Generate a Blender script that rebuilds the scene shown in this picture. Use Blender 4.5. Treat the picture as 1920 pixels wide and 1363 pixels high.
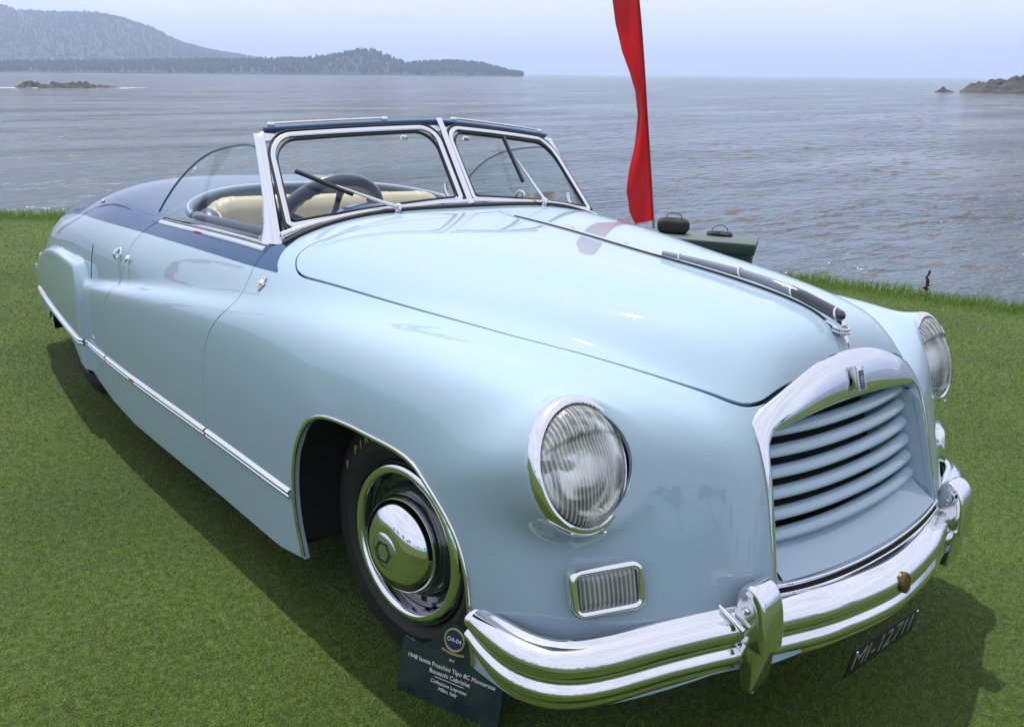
import bpy, bmesh, math, random
import numpy as np
from mathutils import Matrix, Vector, Euler
for _o in list(bpy.data.objects): bpy.data.objects.remove(_o, do_unlink=True)
SC = bpy.context.scene
COL = SC.collection
RNG = np.random.default_rng(7)
random.seed(7)
# ---------------------------------------------------------------- camera
# "car frame": x to the car's far side, y to its rear, z up from the turf, origin under the front axle.
# The turf falls 2.8 degrees towards the sea, so car, turf and signs are turned by TILT.
TILT = Matrix.Rotation(0.04903, 4, 'Y')
CAM_POS = Vector((-2.06, -1.735, 1.52))
CAM_RIGHT = Vector((0.757373, -0.651373, 0.045823))
CAM_DOWN = Vector((-0.147120, -0.238589, -0.959912))
CAM_FWD = Vector((0.636193, 0.720270, -0.276531))
cam_data = bpy.data.cameras.new('camera')
cam_data.lens = 31.5
cam_data.sensor_width = 36.0
cam_data.clip_start = 0.05
cam_data.clip_end = 60000.0
cam = bpy.data.objects.new('camera', cam_data)
COL.objects.link(cam)
m3 = Matrix((CAM_RIGHT, -CAM_DOWN, -CAM_FWD)).transposed()
cam.matrix_world = TILT @ (Matrix.Translation(CAM_POS) @ m3.to_4x4())
SC.camera = cam
# ---------------------------------------------------------------- sun and sky
SUN_DIR = (TILT.to_3x3() @ Vector((0.03, 0.38, 1.0))).normalized()      # towards the sun
sun_el = math.asin(SUN_DIR.z)
sun_az = math.atan2(SUN_DIR.x, SUN_DIR.y)
sun_data = bpy.data.lights.new('sun', 'SUN')
sun_data.energy = 3.2
sun_data.angle = math.radians(0.6)
sun_data.color = (1.0, 0.965, 0.91)
sun = bpy.data.objects.new('sun', sun_data)
COL.objects.link(sun)
sun.rotation_euler = SUN_DIR.to_track_quat('Z', 'Y').to_euler()
world = bpy.data.worlds.new('World')
SC.world = world
world.use_nodes = True
wn, wl = world.node_tree.nodes, world.node_tree.links
wn.clear()
w_out = wn.new('ShaderNodeOutputWorld')
w_bg = wn.new('ShaderNodeBackground')
w_sky = wn.new('ShaderNodeTexSky')
w_sky.sky_type = 'NISHITA'
w_sky.sun_disc = False
w_sky.sun_elevation = sun_el
w_sky.sun_rotation = sun_az
w_sky.altitude = 10
w_sky.air_density = 1.0
w_sky.dust_density = 2.2
w_sky.ozone_density = 1.6
# thin high cloud over the blue: soft streaks that thin out towards the zenith
w_tc = wn.new('ShaderNodeTexCoord')
w_map = wn.new('ShaderNodeMapping'); w_map.inputs['Scale'].default_value = (1.0, 1.0, 4.5)
w_n = wn.new('ShaderNodeTexNoise'); w_n.inputs['Scale'].default_value = 2.3
w_n.inputs['Detail'].default_value = 6.0; w_n.inputs['Roughness'].default_value = 0.55
w_n.inputs['Distortion'].default_value = 0.4
w_r = wn.new('ShaderNodeMapRange')
w_r.inputs['From Min'].default_value = 0.3; w_r.inputs['From Max'].default_value = 0.75
w_r.inputs['To Min'].default_value = 0.55; w_r.inputs['To Max'].default_value = 0.95
w_mix = wn.new('ShaderNodeMix'); w_mix.data_type = 'RGBA'
w_mix.inputs[7].default_value = (8.0, 8.1, 8.9, 1.0)
wl.new(w_tc.outputs['Generated'], w_map.inputs['Vector'])
wl.new(w_map.outputs['Vector'], w_n.inputs['Vector'])
wl.new(w_n.outputs['Fac'], w_r.inputs['Value'])
wl.new(w_r.outputs['Result'], w_mix.inputs[0])
wl.new(w_sky.outputs['Color'], w_mix.inputs[6])
wl.new(w_mix.outputs[2], w_bg.inputs['Color'])
w_bg.inputs['Strength'].default_value = 0.125
wl.new(w_bg.outputs['Background'], w_out.inputs['Surface'])
SC.view_settings.view_transform = 'Standard'
SC.view_settings.look = 'None'
SC.view_settings.exposure = 0.34
SC.view_settings.gamma = 1.0
SC.view_settings.use_curve_mapping = False
SC.render.engine = 'CYCLES'
SC.render.resolution_x = 1024
SC.render.resolution_y = 726
SC.cycles.max_bounces = 10
SC.cycles.volume_bounces = 1
SC.cycles.transparent_max_bounces = 12
SC.cycles.caustics_reflective = False
SC.cycles.caustics_refractive = False
# ---------------------------------------------------------------- materials
MAT = {}
def mat(name, color, rough=0.5, metal=0.0, coat=0.0, coat_rough=0.03, ior=1.5, trans=0.0, bump=None, var=None, spec=None, sheen=0.0, emit=None):
    """Principled material; bump=(scale, strength, distance, detail); var=(scale, other colour, amount, detail)"""
    m = bpy.data.materials.new(name); m.use_nodes = True
    nt = m.node_tree; N, L = nt.nodes, nt.links
    p = N['Principled BSDF']
    p.inputs['Base Color'].default_value = (*color, 1)
    p.inputs['Roughness'].default_value = rough
    p.inputs['Metallic'].default_value = metal
    p.inputs['IOR'].default_value = ior
    p.inputs['Coat Weight'].default_value = coat
    p.inputs['Coat Roughness'].default_value = coat_rough
    p.inputs['Transmission Weight'].default_value = trans
    p.inputs['Sheen Weight'].default_value = sheen
    if spec is not None: p.inputs['Specular IOR Level'].default_value = spec
    tc = None
    if bump or var:
        tc = N.new('ShaderNodeTexCoord')
    if var:
        n = N.new('ShaderNodeTexNoise'); n.inputs['Scale'].default_value = var[0]
        n.inputs['Detail'].default_value = var[3] if len(var) > 3 else 4
        L.new(tc.outputs['Object'], n.inputs['Vector'])
        mr = N.new('ShaderNodeMapRange'); mr.inputs['From Min'].default_value = 0.35; mr.inputs['From Max'].default_value = 0.7
        mr.inputs['To Max'].default_value = var[2]
        L.new(n.outputs['Fac'], mr.inputs['Value'])
        mx = N.new('ShaderNodeMix'); mx.data_type = 'RGBA'
        mx.inputs[6].default_value = (*color, 1); mx.inputs[7].default_value = (*var[1], 1)
        L.new(mr.outputs['Result'], mx.inputs[0]); L.new(mx.outputs[2], p.inputs['Base Color'])
    if bump:
        n = N.new('ShaderNodeTexNoise'); n.inputs['Scale'].default_value = bump[0]
        n.inputs['Detail'].default_value = bump[3] if len(bump) > 3 else 3
        L.new(tc.outputs['Object'], n.inputs['Vector'])
        b = N.new('ShaderNodeBump'); b.inputs['Strength'].default_value = bump[1]; b.inputs['Distance'].default_value = bump[2]
        L.new(n.outputs['Fac'], b.inputs['Height']); L.new(b.outputs['Normal'], p.inputs['Normal'])
    if emit:
        p.inputs['Emission Color'].default_value = (*emit[0], 1); p.inputs['Emission Strength'].default_value = emit[1]
    MAT[name] = m
    return m
def paint(name, color, flake=0.0, ior=1.58):
    m = mat(name, color, rough=0.55, coat=1.0, coat_rough=0.015, spec=0.1)
    nt = m.node_tree; N, L = nt.nodes, nt.links; p = N['Principled BSDF']
    p.inputs['Metallic'].default_value = flake
    p.inputs['Coat IOR'].default_value = ior
    # faint orange peel in the lacquer and a thin film of dust that dulls it in places
    tc = N.new('ShaderNodeTexCoord')
    n = N.new('ShaderNodeTexNoise'); n.inputs['Scale'].default_value = 3.0; n.inputs['Detail'].default_value = 5
    L.new(tc.outputs['Object'], n.inputs['Vector'])
    mr = N.new('ShaderNodeMapRange'); mr.inputs['From Min'].default_value = 0.45; mr.inputs['From Max'].default_value = 0.75
    mr.inputs['To Min'].default_value = 0.012; mr.inputs['To Max'].default_value = 0.03
    L.new(n.outputs['Fac'], mr.inputs['Value']); L.new(mr.outputs['Result'], p.inputs['Coat Roughness'])
    n2 = N.new('ShaderNodeTexNoise'); n2.inputs['Scale'].default_value = 14.0; n2.inputs['Detail'].default_value = 2
    L.new(tc.outputs['Object'], n2.inputs['Vector'])
    b = N.new('ShaderNodeBump'); b.inputs['Strength'].default_value = 0.015; b.inputs['Distance'].default_value = 0.01
    L.new(n2.outputs['Fac'], b.inputs['Height']); L.new(b.outputs['Normal'], p.inputs['Coat Normal'])
    return m
paint('pale_blue_paint', (0.325, 0.440, 0.545))
paint('navy_paint', (0.006, 0.052, 0.155), ior=1.45)
mat('chrome', (0.76, 0.77, 0.80), rough=0.035, metal=1.0)
mat('satin_chrome', (0.72, 0.73, 0.75), rough=0.16, metal=1.0)
mat('black_rubber', (0.012, 0.012, 0.013), rough=0.62)
mat('tyre_rubber', (0.014, 0.014, 0.015), rough=0.68, bump=(60, 0.15, 0.002))
mat('dark_inner', (0.008, 0.008, 0.009), rough=0.9)
mat('black_gloss', (0.008, 0.012, 0.03), rough=0.12, coat=1.0)
mat('glass', (0.93, 0.97, 0.96), rough=0.0, trans=1.0, ior=1.48)
# ---------------------------------------------------------------- helpers
def tag(o, label=None, cat=None, group=None, kind=None):
    if label: o['label'] = label
    if cat: o['category'] = cat
    if group: o['group'] = group
    if kind: o['kind'] = kind
    return o
def thing(name, label, cat, group=None, loc=(0, 0, 0), rz=0.0, tilt=True):
    o = bpy.data.objects.new(name, None); COL.objects.link(o)
    o.empty_display_size = 0.1
    m = Matrix.Translation(loc) @ Matrix.Rotation(rz, 4, 'Z')
    o.matrix_world = (TILT @ m) if tilt else m
    return tag(o, label, cat, group)
def link(name, me, parent=None):
    o = bpy.data.objects.new(name, me); COL.objects.link(o)
    if parent is not None: o.parent = parent
    return o
def mesh_np(name, V, F, mats, parent=None, smooth=True, normals=None, fmat=None):
    """V (n,3); F (m,3|4) int array or list of lists"""
    me = bpy.data.meshes.new(name)
    V = np.asarray(V, np.float32)
    if isinstance(F, np.ndarray):
        k = F.shape[1]
        me.vertices.add(len(V)); me.vertices.foreach_set('co', V.ravel())
        me.loops.add(F.size); me.loops.foreach_set('vertex_index', F.astype(np.int32).ravel())
        me.polygons.add(len(F)); me.polygons.foreach_set('loop_start', np.arange(0, F.size, k, dtype=np.int32))
        me.update(calc_edges=True)
    else:
        me.from_pydata([tuple(v) for v in V], [], F)
    if fmat is not None: me.polygons.foreach_set('material_index', np.asarray(fmat, np.int32))
    me.polygons.foreach_set('use_smooth', np.full(len(me.polygons), smooth))
    for mm in (mats if isinstance(mats, (list, tuple)) else [mats]): me.materials.append(MAT[mm] if isinstance(mm, str) else mm)
    me.update()
    if normals is not None:
        me.normals_split_custom_set_from_vertices(np.asarray(normals, np.float32))
    return link(name, me, parent)
def bm_obj(name, bm, material, parent=None, smooth=True, auto=None, bevel=None):
    me = bpy.data.meshes.new(name)
    bmesh.ops.recalc_face_normals(bm, faces=bm.faces)
    bm.to_mesh(me); bm.free()
    me.polygons.foreach_set('use_smooth', np.full(len(me.polygons), smooth))
    if smooth and auto: me.set_sharp_from_angle(angle=math.radians(auto))
    me.materials.append(MAT[material])
    o = link(name, me, parent)
    if bevel:
        md = o.modifiers.new('bevel', 'BEVEL'); md.width = bevel; md.segments = 2; md.limit_method = 'ANGLE'; md.angle_limit = math.radians(40)
    return o
def spline_pts(P, n, closed=False):
    """Catmull-Rom (centripetal-ish) resample of control points to n points, even in arc length"""
    P = np.asarray(P, float)
    if closed: Q = np.vstack([P[-1], P, P[0], P[1]])
    else: Q = np.vstack([2 * P[0] - P[1], P, 2 * P[-1] - P[-2]])
    out = []
    seg = len(Q) - 3
    t = np.linspace(0, 1, 24, endpoint=False)[:, None]
    for i in range(seg):
        a, b, c, d = Q[i:i + 4]
        out.append(0.5 * ((2 * b) + (-a + c) * t + (2 * a - 5 * b + 4 * c - d) * t ** 2 + (-a + 3 * b - 3 * c + d) * t ** 3))
    out.append((P[0] if closed else P[-1])[None])
    out = np.vstack(out)
    s = np.r_[0, np.cumsum(np.linalg.norm(np.diff(out, axis=0), axis=1))]
    q = np.linspace(0, s[-1], n, endpoint=not closed)
    return np.stack([np.interp(q, s, out[:, k]) for k in range(out.shape[1])], 1)
def frames(P, closed=False, up=(0, 0, 1)):
    P = np.asarray(P, float)
    if closed: T = np.roll(P, -1, 0) - np.roll(P, 1, 0)
    else: T = np.gradient(P, axis=0)
    T /= np.linalg.norm(T, axis=1)[:, None] + 1e-12
    U = np.broadcast_to(np.asarray(up, float), P.shape)
    S = np.cross(T, U); S /= np.linalg.norm(S, axis=1)[:, None] + 1e-12
    N = np.cross(S, T)
    return T, S, N
def sweep(name, P, prof, material, parent=None, closed=False, up=(0, 0, 1), scale=None, cap=True, auto=40, N_=None):
    """sweep closed profile [(s,n)...] along points P. s = sideways (T x up), n = up-ish. N_ overrides the normals."""
    P = np.asarray(P, float); n = len(P); prof = np.asarray(prof, float); k = len(prof)
    T, S, N = frames(P, closed, up)
    if N_ is not None:
        N = np.asarray(N_, float); N = N - T * np.sum(N * T, 1)[:, None]; N /= np.linalg.norm(N, axis=1)[:, None]
        S = np.cross(T, N)
    sc = np.ones(n) if scale is None else np.asarray(scale, float)
    V = (P[:, None, :] + S[:, None, :] * (prof[None, :, 0:1] * sc[:, None, None]) + N[:, None, :] * (prof[None, :, 1:2] * sc[:, None, None])).reshape(-1, 3)
    F = []
    m = n if closed else n - 1
    for i in range(m):
        a, b = i * k, ((i + 1) % n) * k
        for j in range(k):
            j2 = (j + 1) % k
            F.append((a + j, b + j, b + j2, a + j2))
    if not closed and cap:
        F.append(tuple(range(k - 1, -1, -1))); F.append(tuple(range((n - 1) * k, n * k)))
    bm = bmesh.new()
    vs = [bm.verts.new(v) for v in V]
    for f in F:
        try: bm.faces.new([vs[i] for i in f])
        except ValueError: pass
    return bm_obj(name, bm, material, parent, auto=auto)
def circ_prof(r, k=10, ry=None):
    t = np.linspace(0, 2 * np.pi, k, endpoint=False)
    return np.stack([r * np.cos(t), (ry or r) * np.sin(t)], 1)
def rrect_prof(w, h, r, k=4):
    out = []
    for cx_, cy_, a0 in ((w / 2 - r, h / 2 - r, 0), (-w / 2 + r, h / 2 - r, 90), (-w / 2 + r, -h / 2 + r, 180), (w / 2 - r, -h / 2 + r, 270)):
        for i in range(k + 1):
            a = math.radians(a0 + 90 * i / k); out.append((cx_ + r * math.cos(a), cy_ + r * math.sin(a)))
    return np.array(out)
def tube(name, P, r, material, parent=None, k=10, closed=False, scale=None, up=(0, 0, 1), n=None):
    if n: P = spline_pts(P, n, closed)
    return sweep(name, P, circ_prof(r, k), material, parent, closed, up, scale)
def basis(o, zdir, xhint=(1, 0, 0)):
    """4x4 matrix with origin o, z axis zdir, x axis near xhint"""
    z = Vector(zdir).normalized(); x = Vector(xhint); x = (x - z * x.dot(z)).normalized(); y = z.cross(x)
    m = Matrix((x, y, z)).transposed().to_4x4(); m.translation = Vector(o)
    return m
def lathe(name, prof, material, parent=None, M=None, seg=48, auto=35, sx=1.0, sy=1.0, close=False):
    """revolve profile [(r,z)...] about local z"""
    M = M or Matrix.Identity(4)
    bm = bmesh.new(); rings = []
    for (r, z) in prof:
        if r < 1e-6: rings.append([bm.verts.new(M @ Vector((0, 0, z)))])
        else: rings.append([bm.verts.new(M @ Vector((sx * r * math.cos(2 * math.pi * i / seg), sy * r * math.sin(2 * math.pi * i / seg), z))) for i in range(seg)])
    pairs = list(zip(rings[:-1], rings[1:])) + ([(rings[-1], rings[0])] if close else [])
    for a, b in pairs:
        for i in range(seg):
            j = (i + 1) % seg
            if len(a) == 1 and len(b) == 1: continue
            if len(a) == 1: bm.faces.new((a[0], b[i], b[j]))
            elif len(b) == 1: bm.faces.new((a[i], b[0], a[j]))
            else: bm.faces.new((a[i], b[i], b[j], a[j]))
    return bm_obj(name, bm, material, parent, auto=auto)
def box(name, c, size, material, parent=None, M=None, bevel=0.0, seg=2):
    bm = bmesh.new(); bmesh.ops.create_cube(bm, size=1.0)
    for v in bm.verts: v.co = Vector((v.co.x * size[0], v.co.y * size[1], v.co.z * size[2]))
    if bevel: bmesh.ops.bevel(bm, geom=bm.edges[:], offset=bevel, segments=seg, profile=0.5, affect='EDGES')
    mm = (M or Matrix.Identity(4)) @ Matrix.Translation(Vector(c))
    bmesh.ops.transform(bm, matrix=mm, verts=bm.verts)
    return bm_obj(name, bm, material, parent, auto=50)
def prism(name, poly, depth, material, parent=None, M=None, bevel=0.0, auto=40):
    """extrude 2d polygon (local xy) along local z from 0 to depth"""
    bm = bmesh.new()
    a = [bm.verts.new((p[0], p[1], 0)) for p in poly]; b = [bm.verts.new((p[0], p[1], depth)) for p in poly]
    n = len(poly)
    bm.faces.new(a[::-1]); bm.faces.new(b)
    for i in range(n): bm.faces.new((a[i], a[(i + 1) % n], b[(i + 1) % n], b[i]))
    if bevel:
        bmesh.ops.bevel(bm, geom=[e for e in bm.edges if abs(e.verts[0].co.z - e.verts[1].co.z) < 1e-6], offset=bevel, segments=2, profile=0.5, affect='EDGES')
    if M is not None: bmesh.ops.transform(bm, matrix=M, verts=bm.verts)
    return bm_obj(name, bm, material, parent, auto=auto)
def text_obj(name, body, size, material, parent, M, depth=0.0005, align='CENTER', shear=0.0, bold=0.0, spacing=1.0):
    cu = bpy.data.curves.new(name, 'FONT'); cu.body = body; cu.size = size; cu.align_x = align; cu.align_y = 'CENTER'
    cu.extrude = depth; cu.shear = shear; cu.offset = bold; cu.space_character = spacing; cu.resolution_u = 3
    tmp = bpy.data.objects.new(name, cu); COL.objects.link(tmp)
    dg = bpy.context.evaluated_depsgraph_get()
    me = bpy.data.meshes.new_from_object(tmp.evaluated_get(dg))
    bpy.data.objects.remove(tmp)
    me.transform(M); me.materials.clear(); me.materials.append(MAT[material])
    return link(name, me, parent)
# ---------------------------------------------------------------- car body surface
def cspline(pts):
    """natural cubic spline through (y, value) points -> dense lookup"""
    p = np.array(pts, float); x, v = p[:, 0], p[:, 1]; n = len(x)
    h = np.diff(x); A = np.zeros((n, n)); b = np.zeros(n); A[0, 0] = A[-1, -1] = 1
    for i in range(1, n - 1):
        A[i, i - 1] = h[i - 1]; A[i, i] = 2 * (h[i - 1] + h[i]); A[i, i + 1] = h[i]
        b[i] = 6 * ((v[i + 1] - v[i]) / h[i] - (v[i] - v[i - 1]) / h[i - 1])
    M = np.linalg.solve(A, b)
    q = np.linspace(x[0], x[-1], 3000); i = np.clip(np.searchsorted(x, q) - 1, 0, n - 2)
    t = q - x[i]; hh = h[i]
    val = v[i] + t * ((v[i + 1] - v[i]) / hh - hh * (2 * M[i] + M[i + 1]) / 6) + t ** 2 * M[i] / 2 + t ** 3 * (M[i + 1] - M[i]) / (6 * hh)
    q32, val32 = q.astype(np.float32), val.astype(np.float32)
    return lambda y: np.interp(y, q32, val32).astype(y.dtype)
HC = cspline([(-1.2, 0.76), (-0.9, 0.90), (-0.75, 0.985), (-0.65, 1.030), (-0.55, 1.058), (-0.4, 1.082), (-0.2, 1.101), (0.0, 1.114), (0.35, 1.139), (0.7, 1.154), (1.0, 1.156), (1.6, 1.128), (2.0, 1.114), (2.3, 1.124), (2.65, 1.122), (3.0, 1.066), (3.4, 1.005), (3.8, 0.90), (4.3, 0.72), (4.6, 0.58)])
US = cspline([(-1.2, 0.20), (-0.645, 0.345), (0.0, 0.566), (0.45, 0.718), (0.75, 0.790), (1.1, 0.805), (1.8, 0.805), (2.5, 0.79), (3.0, 0.76), (3.5, 0.70), (4.0, 0.60), (4.6, 0.45)])
DR = cspline([(-1.2, 0.10), (-0.65, 0.115), (0.0, 0.148), (0.7, 0.150), (1.4, 0.125), (2.2, 0.115), (3.0, 0.13), (4.6, 0.16)])
WU = cspline([(-1.2, 0.46), (-0.6, 0.50), (0.0, 0.70), (0.4, 0.80), (0.7, 0.826), (1.1, 0.825), (1.6, 0.825), (2.2, 0.820), (2.8, 0.80), (3.3, 0.755), (3.8, 0.68), (4.3, 0.57), (4.6, 0.5)])
TP = cspline([(-1.2, 0.90), (-0.6, 0.935), (-0.3, 0.955), (0.0, 0.958), (0.3, 0.948), (0.6, 0.925), (0.95, 0.885), (1.5, 0.822), (2.1, 0.735), (2.7, 0.65), (3.2, 0.60), (4.6, 0.55)])
WP = cspline([(-1.2, 0.90), (-0.5, 0.915), (0.0, 0.922), (0.6, 0.925), (1.4, 0.930), (2.0, 0.928), (2.5, 0.905), (3.0, 0.858), (3.4, 0.812), (3.9, 0.74), (4.6, 0.60)])
KP = cspline([(-1.2, 0.060), (-0.3, 0.060), (0.4, 0.052), (0.9, 0.034), (1.5, 0.024), (2.2, 0.014), (2.8, 0.012), (4.6, 0.012)])
KU = cspline([(-1.2, 0.030), (-0.3, 0.035), (0.3, 0.035), (0.8, 0.020), (1.4, 0.012), (2.4, 0.008), (4.6, 0.008)])
HL = np.array([0.792, -0.525, 0.803])                 # headlight centre
HLN = np.array([0.07, -0.93, 0.36]); HLN /= np.linalg.norm(HLN)
def lse(k, *a):
    m = a[0]
    for q in a[1:]: m = np.maximum(m, q)
    s = 0
    for q in a: s = s + np.exp((q - m) / k)
    return m + k * np.log(s)
def sig(t): return 1.0 / (1.0 + np.exp(-np.clip(t, -40, 40)))
def field(x, y, z):
    u = np.sqrt(x * x + 1e-4) - 5e-3
    u = np.abs(u)
    # upper body and bonnet
    arch = HC(y) - DR(y) * (u / US(y)) ** 3.7
    top_u = (z - arch) / 1.06
    side_u = (u - (WU(y) + 0.065 * np.tanh(0.34 * (0.98 - z) / 0.065))) / 1.05
    yfront = -0.765 + 0.16 * u * u + 0.24 * u ** 4 + 0.27 * (z - 0.6)
    front = (yfront - y) / 1.06
    rear = (y - (4.22 - 0.25 * u * u - 0.30 * (z - 0.6))) / 1.05
    fu = lse(0.034, top_u, side_u, front, rear)
    # wings and lower body
    top_p = z - (TP(y) - 0.42 * (u - 0.74) ** 2)
    spat = sig((y - 2.50 - 0.9 * np.maximum(z - 0.56, 0) ** 2 * 2.2) / 0.007) * sig((0.755 - 0.25 * np.maximum(y - 2.9, 0) ** 2 - z) / 0.009)
    side_p = (u - (WP(y) - 0.20 * (z - 0.52) ** 2 + 0.030 * spat)) / 1.02
    top_p = top_p - 0.15 * spat
    fp = lse(KP(y), top_p, side_p, front, rear)
    k = KU(y)
    f = -lse(k, -fu, -fp)
    # headlight pods
    ax, ay, az = u - HL[0], y - HL[1], z - HL[2]
    t = -(ax * HLN[0] + ay * HLN[1] + az * HLN[2])           # distance behind the lens plane
    rr = np.sqrt(np.maximum(ax * ax + ay * ay + az * az - t * t + 0.32 * ax * ax, 1e-9))
    pod = lse(0.006, rr - (0.146 - 0.12 * np.maximum(t, 0) ** 2), -t - 0.004)
    pod = lse(0.012, pod, t - 0.5)
    f = -lse(0.022, -f, -pod)
    return f
def grad(P, e=1e-3):
    x, y, z = P[:, 0], P[:, 1], P[:, 2]
    return np.stack([field(x + e, y, z) - field(x - e, y, z), field(x, y + e, z) - field(x, y - e, z), field(x, y, z + e) - field(x, y, z - e)], 1) / (2 * e)
def project(P, it=6, lim=0.02):
    P = P.copy()
    for _ in range(it):
        f = field(P[:, 0], P[:, 1], P[:, 2]); g = grad(P)
        st = f[:, None] * g / (np.sum(g * g, 1)[:, None] + 1e-9)
        ln = np.linalg.norm(st, axis=1)[:, None]
        P -= st * np.minimum(1, lim / (ln + 1e-9))
    return P
def normals_at(P):
    g = grad(P); return g / (np.linalg.norm(g, axis=1)[:, None] + 1e-12)
def surf_x(y, z):
    """half width of the body at (y, z)"""
    y = np.atleast_1d(np.asarray(y, float)); z = np.atleast_1d(np.asarray(z, float)); a = np.zeros_like(y); b = np.full_like(y, 1.2)
    for _ in range(40):
        m = (a + b) / 2; i = field(m, y, z) < 0; a = np.where(i, m, a); b = np.where(i, b, m)
    return a
def surf_z(x, y):
    x = np.atleast_1d(np.asarray(x, float)); y = np.atleast_1d(np.asarray(y, float)); a = np.full_like(x, 0.4); b = np.full_like(x, 1.4)
    for _ in range(40):
        m = (a + b) / 2; i = field(x, y, m) < 0; a = np.where(i, m, a); b = np.where(i, b, m)
    return a
def surf_y(x, z):
    """front face of the body at (x, z)"""
    x = np.atleast_1d(np.asarray(x, float)); z = np.atleast_1d(np.asarray(z, float)); a = np.full_like(x, 0.0); b = np.full_like(x, -1.2)
    for _ in range(40):
        m = (a + b) / 2; i = field(x, m, z) < 0; a = np.where(i, m, a); b = np.where(i, b, m)
    return a
def surface_net(h=0.0115, lo=(-0.012, -1.0, 0.10), hi=(1.03, 4.40, 1.24)):
    ax = [np.arange(lo[i], hi[i] + h, h) for i in range(3)]
    nx, ny, nz = (len(a) for a in ax)
    G = np.empty((nx, ny, nz), np.float32)
    yy, zz = np.meshgrid(ax[1].astype(np.float32), ax[2].astype(np.float32), indexing='ij')
    fy, fz = yy.ravel(), zz.ravel()
    for i in range(nx):
        G[i] = field(np.full(fy.shape, ax[0][i], np.float32), fy, fz).reshape(ny, nz)
    S = G < 0
    c = np.zeros((nx - 1, ny - 1, nz - 1), np.int8)
    for a in (0, 1):
        for b in (0, 1):
            for d in (0, 1): c += S[a:nx - 1 + a, b:ny - 1 + b, d:nz - 1 + d]
    act = (c > 0) & (c < 8)
    idx = np.full(act.shape, -1, np.int64); cells = np.argwhere(act); idx[act] = np.arange(len(cells))
    V = np.stack([ax[k][cells[:, k]] + h / 2 for k in range(3)], 1)
    Q = []
    def quads(e0, e1, ia, ib, ic, id_):
        fl = e0 != e1
        w = np.argwhere(fl)
        return w, e0[fl]
    # edges along x
    for axis in range(3):
        sl0 = [slice(1, -1)] * 3; sl1 = [slice(1, -1)] * 3
        sl0[axis] = slice(0, -1); sl1[axis] = slice(1, None)
        e0, e1 = S[tuple(sl0)], S[tuple(sl1)]
        fl = e0 != e1
        w = np.argwhere(fl); ins = e0[fl]
        b_, c_ = [(1, 2), (2, 0), (0, 1)][axis]
        base = w.copy(); base[:, b_] += 1; base[:, c_] += 1          # grid vertex index of the edge start
        def cell(db, dc):
            q = base.copy(); q[:, b_] -= db; q[:, c_] -= dc
            return idx[q[:, 0], q[:, 1], q[:, 2]]
        q = np.stack([cell(1, 1), cell(0, 1), cell(0, 0), cell(1, 0)], 1)
        q[~ins] = q[~ins][:, ::-1]
        Q.append(q[(q >= 0).all(1)])
    Q = np.vstack(Q)
    T = np.vstack([Q[:, [0, 1, 2]], Q[:, [0, 2, 3]]])
    V = project(V.astype(np.float64), 7, h)
    return V, T
def clip(V, T, g):
    """keep the part of the triangle mesh where g > 0"""
    g = np.where(np.abs(g) < 1e-7, 1e-7, g)
    s = g[T] > 0; n = s.sum(1)
    keep = T[n == 3]
    mix = T[(n == 1) | (n == 2)]; sm = s[(n == 1) | (n == 2)]
    if len(mix) == 0: return compact(V, keep)
    odd = np.where(sm.sum(1) == 1, np.argmax(sm, 1), np.argmin(sm, 1))     # the vertex alone on its side
    r = np.arange(len(mix))
    a, b, c = mix[r, odd], mix[r, (odd + 1) % 3], mix[r, (odd + 2) % 3]
    e = np.sort(np.vstack([np.stack([a, b], 1), np.stack([a, c], 1)]), 1)
    ue, inv = np.unique(e, axis=0, return_inverse=True); inv = inv.ravel()
    t = g[ue[:, 0]] / (g[ue[:, 0]] - g[ue[:, 1]])
    NV = V[ue[:, 0]] * (1 - t)[:, None] + V[ue[:, 1]] * t[:, None]
    ab, ac = inv[:len(mix)] + len(V), inv[len(mix):] + len(V)
    one = sm.sum(1) == 1
    T1 = np.stack([a, ab, ac], 1)[one]
    T2 = np.vstack([np.stack([ab, b, c], 1)[~one], np.stack([ab, c, ac], 1)[~one]])
    return compact(np.vstack([V, NV]), np.vstack([keep, T1, T2]))
def compact(V, T):
    u, inv = np.unique(T, return_inverse=True)
    return V[u], inv.reshape(T.shape)
def sd_poly(P, poly):
    """signed distance to a closed 2d polygon, positive inside"""
    A = np.asarray(poly, float); B = np.roll(A, -1, 0)
    d = np.full(len(P), 1e9); ins = np.zeros(len(P), bool)
    for a, b in zip(A, B):
        e = b - a; l = e @ e
        if l < 1e-14: continue
        w = P - a; t = np.clip((w @ e) / l, 0, 1)
        d = np.minimum(d, np.sum((w - t[:, None] * e) ** 2, 1))
        if a[1] != b[1]:
            cr = ((a[1] > P[:, 1]) != (b[1] > P[:, 1])) & (P[:, 0] < (b[0] - a[0]) * (P[:, 1] - a[1]) / (b[1] - a[1]) + a[0])
            ins ^= cr
    d = np.sqrt(d)
    return np.where(ins, d, -d)
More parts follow.
